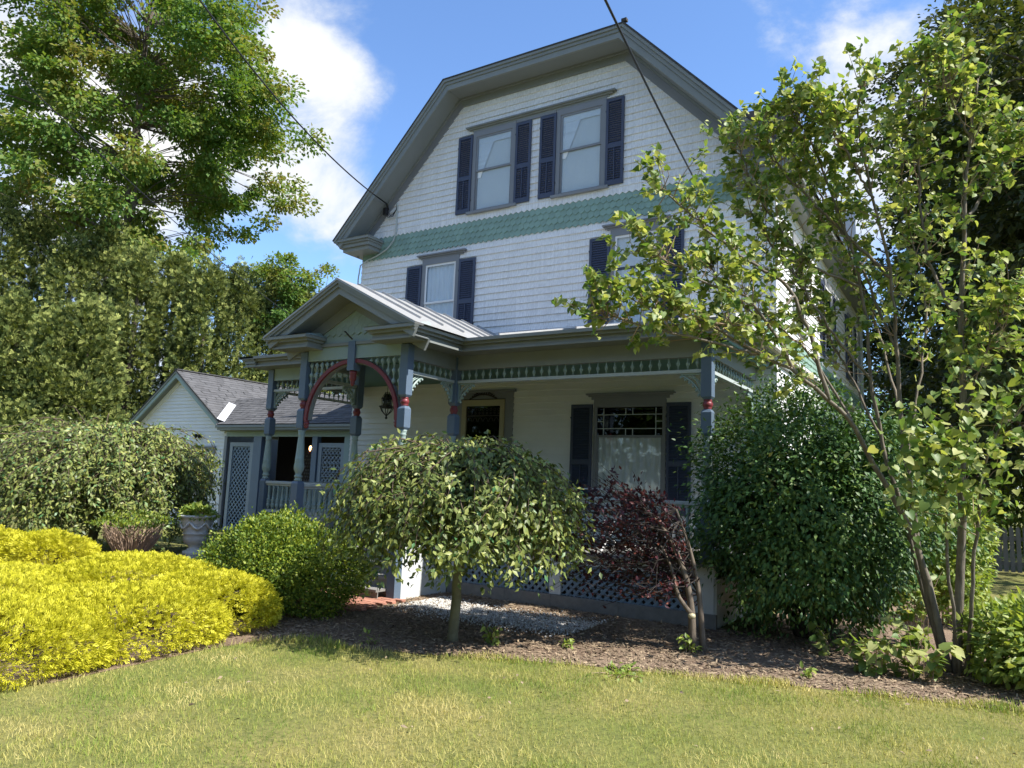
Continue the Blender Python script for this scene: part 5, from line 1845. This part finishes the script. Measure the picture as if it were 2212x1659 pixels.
for si, (pts, ra, rb) in enumerate(stems):
    P = np.array([at(x, y, D0 + dd) for x, y, dd in pts])
    if pts[0][1] > 1400:
        P[0][2] = G - 0.02
    pth = smooth_path(P, 26)
    pth[1:-1] += rng.normal(size=(24, 3)) * 0.008
    tk.tube(pth, np.linspace(ra, rb, 26), 8)
    start = {0: 0.30, 1: 0.62, 2: 0.5, 3: 0.52, 4: 0.35, 5: 0.55}.get(si, 0.28)
    nt_ = {0: 60, 1: 36, 2: 46, 3: 46, 4: 22, 5: 12}.get(si, 42)
    for k in range(nt_):
        f = start + (1 - start) * random.random() ** 0.8
        j = int(f * 25)
        b = pth[j]
        d = unit(pth[min(25, j + 1)] - pth[max(0, j - 1)]) * 0.5 + rng.normal(size=3) * 0.55 + np.array([0, 0, 0.35])
        L = random.uniform(0.18, 0.50)
        e = b + unit(d) * L
        tpth = smooth_path([b, b + unit(d) * L * 0.5 + rng.normal(size=3) * 0.05, e + [0, 0, 0.04]], 6)
        twb.tube(tpth, np.linspace(0.006, 0.002, 6), 4)
        m = random.randint(9, 17)
        for q in range(m):
            g = random.uniform(0.45, 1.0) ** 0.7
            p = tpth[min(5, int(g * 5.99))] + rng.normal(size=3) * 0.03
            v = rng.normal(size=3) * 0.6 + unit(d) * 0.5 + np.array([0, 0, -0.25])
            LP.append(p)
            LD.append(v)
            LN.append(rng.normal(size=3) * 0.5 + np.array([0.15, -0.25, 0.85]))
# leafy suckers low on the stems
for (x, y, dd, m, sx, sy) in [(2040, 900, -.3, 60, 110, 60), (2110, 1000, -.3, 55, 90, 50), (2010, 1000, -.35, 50, 90, 45), (2030, 1090, -.4, 40, 90, 30), (2150, 900, -.2, 40, 70, 50), (1960, 1030, -.2, 30, 60, 50), (2090, 780, -.2, 45, 60, 60), (2070, 640, -.1, 40, 60, 60), (1985, 930, -.3, 60, 70, 60), (1990, 1110, -.3, 45, 60, 50), (2130, 1080, -.3, 45, 60, 40), (2180, 780, 0, 40, 50, 60), (2060, 960, -.4, 60, 70, 60), (1900, 300, .6, 50, 110, 80), (1750, 420, .6, 50, 100, 80), (2100, 250, .5, 60, 90, 80), (2000, 450, .8, 60, 90, 90)]:
    for k in range(m):
        p = at(x + rng.normal() * sx * 0.6, y + rng.normal() * sy * 0.7, D0 + dd + rng.normal() * 0.15)
        LP.append(p)
        LD.append(rng.normal(size=3) * 0.6 + np.array([0, -0.2, -0.5]))
        LN.append(rng.normal(size=3) * 0.4 + np.array([0.3, -0.4, 0.7]))
tk.build('trunk', M['barklilac'], li, True)
twb.build('twigs', M['twig'], li)['kind'] = 'stuff'
LP = np.array(LP)
sz = 0.071 * rng.uniform(0.65, 1.25, len(LP))
sz[-845:-220] *= 1.22
leafset('leaf', HEART, LP, np.array(LD), np.array(LN), sz, M['lilac'], li, 300)


# --- low leafy plants in the bed
def sapling(label, x, y, h, n, size, mat='lilac', spread=0.3, name='lilac_sucker', grp='young plants in the bed'):
    b = np.array([x, y, G])
    th = thing(name, label, 'plant', b, grp)
    mb = MB()
    P, Dd, Nn = [], [], []
    for k in range(max(3, n // 9)):
        a = random.uniform(0, 6.28)
        r_ = spread * random.random() ** 0.5
        e = b + np.array([math.cos(a) * r_, math.sin(a) * r_, h * random.uniform(0.45, 1.0)])
        pth = smooth_path([b + np.array([math.cos(a) * r_ * 0.4, math.sin(a) * r_ * 0.4, 0]), (b + e) / 2 + [0, 0, h * 0.08], e], 6)
        mb.tube(pth, np.linspace(0.006, 0.002, 6), 4)
        for q in range(9):
            j = random.randint(1, 5)
            P.append(pth[j] + rng.normal(size=3) * 0.02)
            Dd.append(rng.normal(size=3) * 0.6 + np.array([math.cos(a) * 0.5, math.sin(a) * 0.5, -0.05]))
            Nn.append(rng.normal(size=3) * 0.3 + np.array([0.1, -0.2, 0.9]))
    mb.build('stems', M['twig'], th)['kind'] = 'stuff'
    P = np.array(P)
    P[:, 2] = np.maximum(P[:, 2], G + 0.03)
    scatter('leaves', HEART if mat == 'lilac' else OVAL, P, np.array(Dd), np.array(Nn), size * rng.uniform(0.7, 1.3, len(P)), M[mat], th, True)


def gpt(px, py):
    q = at(px, py, 1.0) - CAM
    t = (G - CAM[2]) / q[2]
    return CAM + q * t


for (lab, px, py, h, n, s, spr) in [
    ('leafy lilac sucker in shade left of the lilac trunks', 1890, 1455, 0.42, 90, 0.10, 0.42),
    ('lilac sucker close against the left lilac stem', 1985, 1470, 0.55, 100, 0.10, 0.35),
    ('low dark leafy sucker under the burning bush', 1810, 1415, 0.30, 70, 0.085, 0.40),
    ('tall lilac sucker between the lilac stems and burning bush', 1980, 1400, 0.95, 120, 0.10, 0.35)]:
    g = gpt(px, py)
    sapling(lab, g[0], g[1], h, n, s, 'lilac', spr)
for (lab, px, py, h, n, s) in [('flat bright green ground cover at the lawn edge below the plum', 1340, 1455, 0.05, 120, 0.05), ('tiny green weed at the mulch edge below burning bush', 1736, 1462, 0.10, 30, 0.06), ('small weed beside the weeping cherry trunk', 1060, 1392, 0.22, 45, 0.07), ('tiny weed in the shade left of the cherry trunk', 800, 1392, 0.12, 27, 0.05),
                               ('little weed in shade between cherry and plum', 1215, 1400, 0.09, 18, 0.06), ('grassy weed at the foot of the plum trunk', 1490, 1412, 0.2, 36, 0.07)]:
    g = gpt(px, py)
    sapling(lab, g[0], g[1], h, n, s, 'limeleaf', 0.12 if n < 100 else 0.32, 'garden_weed', 'weeds in the bed')

shrub('lime_shrub', 'bright light green leafy shrub at the lower right corner', 'shrub', (12.35, -2.9, G), (0.95, 0.9, 0.50), 0.38, 5200, OVAL, M['limeleaf'], 0.085, 10, M['twig'], 41, 0.5, 0.1, -0.8, 0.12, stem_r=0.012)
shrub('lime_shrub', 'tall light green shrub behind the lilac trunks beside the house', 'shrub', (11.2, 0.4, G), (0.6, 0.65, 1.05), 1.0, 6000, OVAL, M['limeleaf'], 0.075, 10, M['twig'], 42, 0.55, 0.1, -0.85, 0.12, stem_r=0.016)
shrub('clipped_hedge', 'sunlit green hedge growing behind the picket fence', 'hedge', (15.5, 12.5, G), (4.2, 1.3, 1.4), 1.5, 14000, DIAMOND, M['box'], 0.12, 10, M['twigdark'], 43, 0.7, 0.0, -0.9, 0.08)


# --- trees
def big_tree(name, label, base, crown_c, crown_r, n_clump, per, leaf, mat, trunk_r, seed, clump_r=0.9, group=None, bark='bark', fill=0.5, tpl=DIAMOND, flat=0.55, cut=None, lo=0.3):
    r = np.random.default_rng(seed)
    base, cc, cr = np.array(base, float), np.array(crown_c, float), np.array(crown_r, float)
    th = thing(name, label, 'tree', base, group)
    tk = MB()
    top = cc + np.array([0, 0, cr[2] * 0.55])
    axis = smooth_path([base - [0, 0, 0.1], base * 0.6 + np.array([cc[0], cc[1], cc[2]]) * 0.4 + [0.2, 0, 0], cc + [0, 0, -0.1 * cr[2]], top], 16)
    tk.tube(axis, np.linspace(trunk_r, trunk_r * 0.12, 16), 10)
    P, D_, N_ = [], [], []
    for i in range(n_clump):
        d = unit(r.normal(size=3))
        f = fill + (1 - fill) * r.random() ** 0.5
        c = cc + d * cr * f * (1 + 0.17 * math.sin(5 * d[0] + seed) + 0.16 * math.sin(7 * d[2] + 2 * d[1]))
        if cut is not None and cut(c):
            continue
        zrel = (c[2] - base[2]) / (top[2] - base[2])
        j = int(np.clip(zrel * 0.9, lo, 0.98) * 15)
        s0 = axis[j]
        mid = s0 * 0.5 + c * 0.5 + np.array([0, 0, 0.10 * np.linalg.norm(c - s0)]) + r.normal(size=3) * 0.25
        L = np.linalg.norm(c - s0)
        tk.tube(smooth_path([s0, mid, c], 7), np.linspace(max(0.015, trunk_r * 0.06 * L / cr.mean() + 0.012), 0.008, 7), 5)
        m = int(per * r.uniform(0.6, 1.3))
        rr = clump_r * r.uniform(0.6, 1.3)
        o = r.normal(size=(m, 3))
        o = unit(o) * (r.random((m, 1)) ** 0.5) * np.array([rr, rr, rr * flat])
        P.append(c + o)
        D_.append(unit(o) * 0.5 + r.normal(size=(m, 3)) * 0.5 + np.array([0, 0, -0.3]) + d * 0.4)
        N_.append(r.normal(size=(m, 3)) * 0.45 + np.array([0, 0, 0.8]) + d * 0.3)
    tk.build('trunk', M[bark], th)
    P, D_, N_ = np.vstack(P), np.vstack(D_), np.vstack(N_)
    scatter('crown', tpl, P, D_, N_, leaf * r.uniform(0.7, 1.3, len(P)), M[mat], th)
    return th


mc = at(300, 235, 40.0)
big_tree('maple_tree', 'huge spreading maple rising behind the hedge at upper left', (mc[0] + 0.8, mc[1], G), mc, (8.3, 8.0, 10.5), 360, 300, 0.25, 'maple', 0.5, 51, 1.15, fill=0.35, flat=0.5, lo=0.42)
for (lab, px, py, dpt, rx, rz, n) in [('rounded bright green tree above the entry roof left of the house', 610, 640, 36, 1.7, 2.2, 50), ('feathery green treetop just left of the upper house corner', 690, 680, 40, 1.9, 2.4, 46)]:
    c = at(px, py, dpt)
    big_tree('small_tree', lab, (c[0], c[1], G), c, (rx, rx, rz), n, 150, 0.17, 'maple', 0.16, 50 + n, 0.6, 'small trees behind the hedge', fill=0.3)
for (lab, b, c, cr, n, sd) in [
    ('tall dark shade tree at the right edge behind the picket fence', (13.3, 12.0, G), (13.3, 12.2, 9.0), (3.2, 3.2, 7.5), 230, 61),
    ('dark shade tree beyond the right rear corner of the house', (12.0, 19.5, G), (12.0, 19.5, 8.6), (3.0, 3.4, 7.6), 190, 62),
    ('dark shade tree far beyond the fence at the right edge', (17.5, 17.0, G), (17.5, 17.0, 10.5), (4.2, 4.5, 9.0), 190, 63),
    ('tall dark tree overhanging the right edge beside the house', (14.2, 7.6, G), (14.2, 7.6, 8.2), (2.9, 3.0, 5.6), 190, 67),
    ('high dark treetop above the lilac at the upper right', tuple(at(2110, 1100, 27)[:2]) + (G,), tuple(at(2110, 330, 27)), (3.0, 3.0, 6.5), 170, 68),
    ('dark tree filling the gap just right of the house', tuple(at(1935, 1190, 31)[:2]) + (G,), tuple(at(1935, 880, 31)), (2.6, 2.6, 5.4), 120, 66),
    ('distant dark tree seen low between the house and the fence', (11.2, 28.0, G), (11.2, 28.0, 5.0), (4.0, 3.0, 5.0), 120, 64)]:
    big_tree('shade_tree', lab, b, c, cr, n, 150, 0.20, 'darkleaf', 0.32, sd, 1.0, 'shade trees at right', fill=0.4, flat=0.35)

# --- trees across the street, behind the photographer, added to block low sky from the porch; windows reflect them
for (x, y, h, sd, wh) in [(-14, -30, 17, 81, 'far left'), (-5, -33, 19, 82, 'left'), (4, -31, 18, 83, 'left of centre'), (13, -33, 20, 84, 'centre'), (22, -31, 18, 85, 'right of centre'), (31, -29, 18, 86, 'right'), (-22, -24, 16, 87, 'beyond the drive')]:
    big_tree('added_street_tree', 'unseen green tree across the street added to darken the porch, ' + wh, (x, y, G), (x, y, h * 0.42), (6.0, 4.5, h * 0.4), 110, 70, 0.6, 'maple', 0.3, sd, 1.8, 'added trees across the street', fill=0.3)


# --- arborvitae hedge
HP = [(-70, 36, 430), (15, 34, 425), (90, 35, 455), (165, 34, 505), (240, 35, 480), (310, 34, 520), (385, 35, 545), (455, 34, 560), (530, 35, 575), (600, 36, 590), (665, 38, 625), (740, 40, 660), (50, 31, 640), (130, 30.5, 665), (205, 31, 650)]
HL = ['cut by the left edge', 'first from the left', 'second from the left', 'third from the left', 'fourth from the left', 'fifth from the left', 'sixth from the left', 'seventh from the left', 'eighth from the left', 'ninth from the left', 'tenth from the left', 'nearest the house', 'short, low in front at far left', 'short, low in front second from left', 'short, low in front beside the wing gable']
HG = []
for (px, dp, py) in HP:
    q = at(px, py, dp)
    HG.append((q[0], q[1], q[2] - G))
for i, (x, y, h) in enumerate(HG):
    b = np.array([x, y, G])
    th = thing('arborvitae_tree', 'tall olive green arborvitae in the hedge row, ' + HL[i], 'tree', b, 'arborvitae hedge')
    nc, per = 210, 58
    u = rng.random(nc) ** 0.85
    u[0], u[1] = 0.93, 0.88
    a = rng.uniform(0, 2 * math.pi, nc)
    R = 2.2 * (1 - u) ** 0.42 * (0.7 + 0.3 * np.minimum(1, u * 6 + 0.5)) * rng.uniform(0.62, 1.12, nc)
    C = b + np.stack([np.cos(a) * R * 0.82, np.sin(a) * R * 0.82, 0.2 + u * (h - 0.7)], 1)
    C = np.repeat(C, per, 0)
    oa = np.repeat(np.stack([np.cos(a), np.sin(a), np.full(nc, 0.5)], 1), per, 0)
    sc_ = np.repeat(rng.uniform(0.75, 1.3, nc), per)[:, None]
    w = rand_dirs(nc * per)
    P = C + w * np.array([0.36, 0.36, 0.75]) * sc_ * (0.45 + 0.6 * rng.random((nc * per, 1)))
    n = len(P)
    dr = w * 0.7 + oa * 0.45 + rng.normal(size=(n, 3)) * 0.4 + np.array([0, 0, 0.45])
    nr = w * 0.6 + rng.normal(size=(n, 3)) * 0.6 + np.array([0.2, -0.2, 0.3])
    scatter('crown', TRI3, P, dr, nr, 0.20 * rng.uniform(0.6, 1.25, n), M['arbor'], th)
    MB().tube([b - [0, 0, 0.1], b + [0, 0, h * 0.5], b + [0, 0, h * 0.93]], [0.22, 0.14, 0.03], 8).build('trunk', M['bark'], th)

# ------------------------------------------------------------------ lawn grass, mulch, gravel
n = 375000
# denser towards the camera
xs = rng.uniform(2.0, 16.0, n)
ys = rng.uniform(-11.3, -2.6, n)
dist = np.hypot(xs - CAM[0], ys - CAM[1])
dep = (xs - CAM[0]) * FW[0] + (ys - CAM[1]) * FW[1]
lat = (xs - CAM[0]) * RT[0] + (ys - CAM[1]) * RT[1]
edge = 0.10 * np.sin(xs * 3.1) + 0.06 * np.sin(xs * 7.3 + 1)
keep = (dep > 3.4) & (np.abs(lat) < dep * 0.74 + 0.4) & ~pinside(BED, xs, ys + edge)
xs, ys, dist = xs[keep], ys[keep], dist[keep]
m = len(xs)
P = np.stack([xs, ys, np.full(m, G + 0.001)], 1)
tuft = 0.5 + 0.5 * np.sin(xs * 2.3 + 1.3 * np.sin(ys * 1.9)) * np.sin(ys * 2.9 + 0.7 * np.sin(xs * 3.3))
hgt = (0.020 + 0.026 * rng.random(m)) * (0.75 + 0.5 * tuft)
near_edge = pinside([(x, y - 0.16) for x, y in BED], xs, ys)
hgt = np.where(near_edge, hgt * 1.9, hgt)
BLADE = fan([(-0.04, 0, 0), (0.04, 0, 0), (-0.032, 0.5, 0.04), (0.032, 0.5, 0.04), (0.0, 1.0, 0.22)], [(0, 1, 3), (0, 3, 2), (2, 3, 4)])
dr = rng.normal(size=(m, 3)) * 0.38 + np.array([0, 0, 1.0])
nr = rng.normal(size=(m, 3)) * np.array([1, 1, 0.1])
gr = scatter('grass', BLADE, P, dr, nr, hgt, M['grass'])
stuff(gr, 'short sunlit lawn grass, patchy green and straw yellow')

n = 26000
xs = rng.uniform(4.6, 13.0, n)
ys = rng.uniform(-6.4, -2.4, n)
k = pinside(BED, xs, ys)
xs, ys = xs[k], ys[k]
m = len(xs)
P = np.stack([xs, ys, G + 0.006 + 0.014 * rng.random(m)], 1)
dr = rng.normal(size=(m, 3)) * np.array([1, 1, 0.18])
nr = rng.normal(size=(m, 3)) * 0.35 + np.array([0, 0, 1.0])
CHIP = fan([(-0.16, 0, 0), (0.16, 0, 0.02), (0.13, 1, 0), (-0.13, 1, 0.02)], [(0, 1, 2), (0, 2, 3)])
stuff(scatter('mulch', CHIP, P, dr, nr, rng.uniform(0.02, 0.06, m), M['mulch']), 'brown bark mulch chips covering the planting bed')

n = 7500
xs = 4.9 + rng.random(n) * 2.7
ys = -3.15 - 0.55 * np.sin((xs - 4.2) * 0.7) + rng.normal(size=n) * 0.28
k = (ys < -2.48) & pinside(BED, xs, ys) & (ys > -4.4)
xs, ys = xs[k], ys[k]
m = len(xs)
P = np.stack([xs, ys, G + 0.010 + 0.012 * rng.random(m)], 1)
STONE = fan([(1, 0, 0), (-1, 0.1, 0), (0, 0.8, 0.1), (0.1, -0.8, -0.1), (0, 0.1, 0.65), (0, 0, -0.65)], [(0, 2, 4), (2, 1, 4), (1, 3, 4), (3, 0, 4), (2, 0, 5), (1, 2, 5), (3, 1, 5), (0, 3, 5)])
stuff(scatter('gravel', STONE, P, rand_dirs(m), rand_dirs(m), rng.uniform(0.007, 0.018, m), M['gravel']), 'pale crushed gravel strip along the porch skirt')

n = 420
xs, ys = rng.uniform(4.5, 13.0, n), rng.uniform(-8.5, -2.8, n)
inb = pinside(BED, xs, ys)
keep = inb | (rng.random(n) < 0.35)
xs, ys, inb = xs[keep], ys[keep], inb[keep]
P = np.stack([xs, ys, np.where(inb, G + 0.022, G + 0.045)], 1)
m = len(xs)
stuff(scatter('fallen_leaves', OVAL4, P, rng.normal(size=(m, 3)) * np.array([1, 1, 0.25]), rng.normal(size=(m, 3)) * 0.4 + np.array([0, 0, 1.0]), rng.uniform(0.03, 0.06, m), M['mulch']), 'dry brown leaves fallen on the lawn and bed')
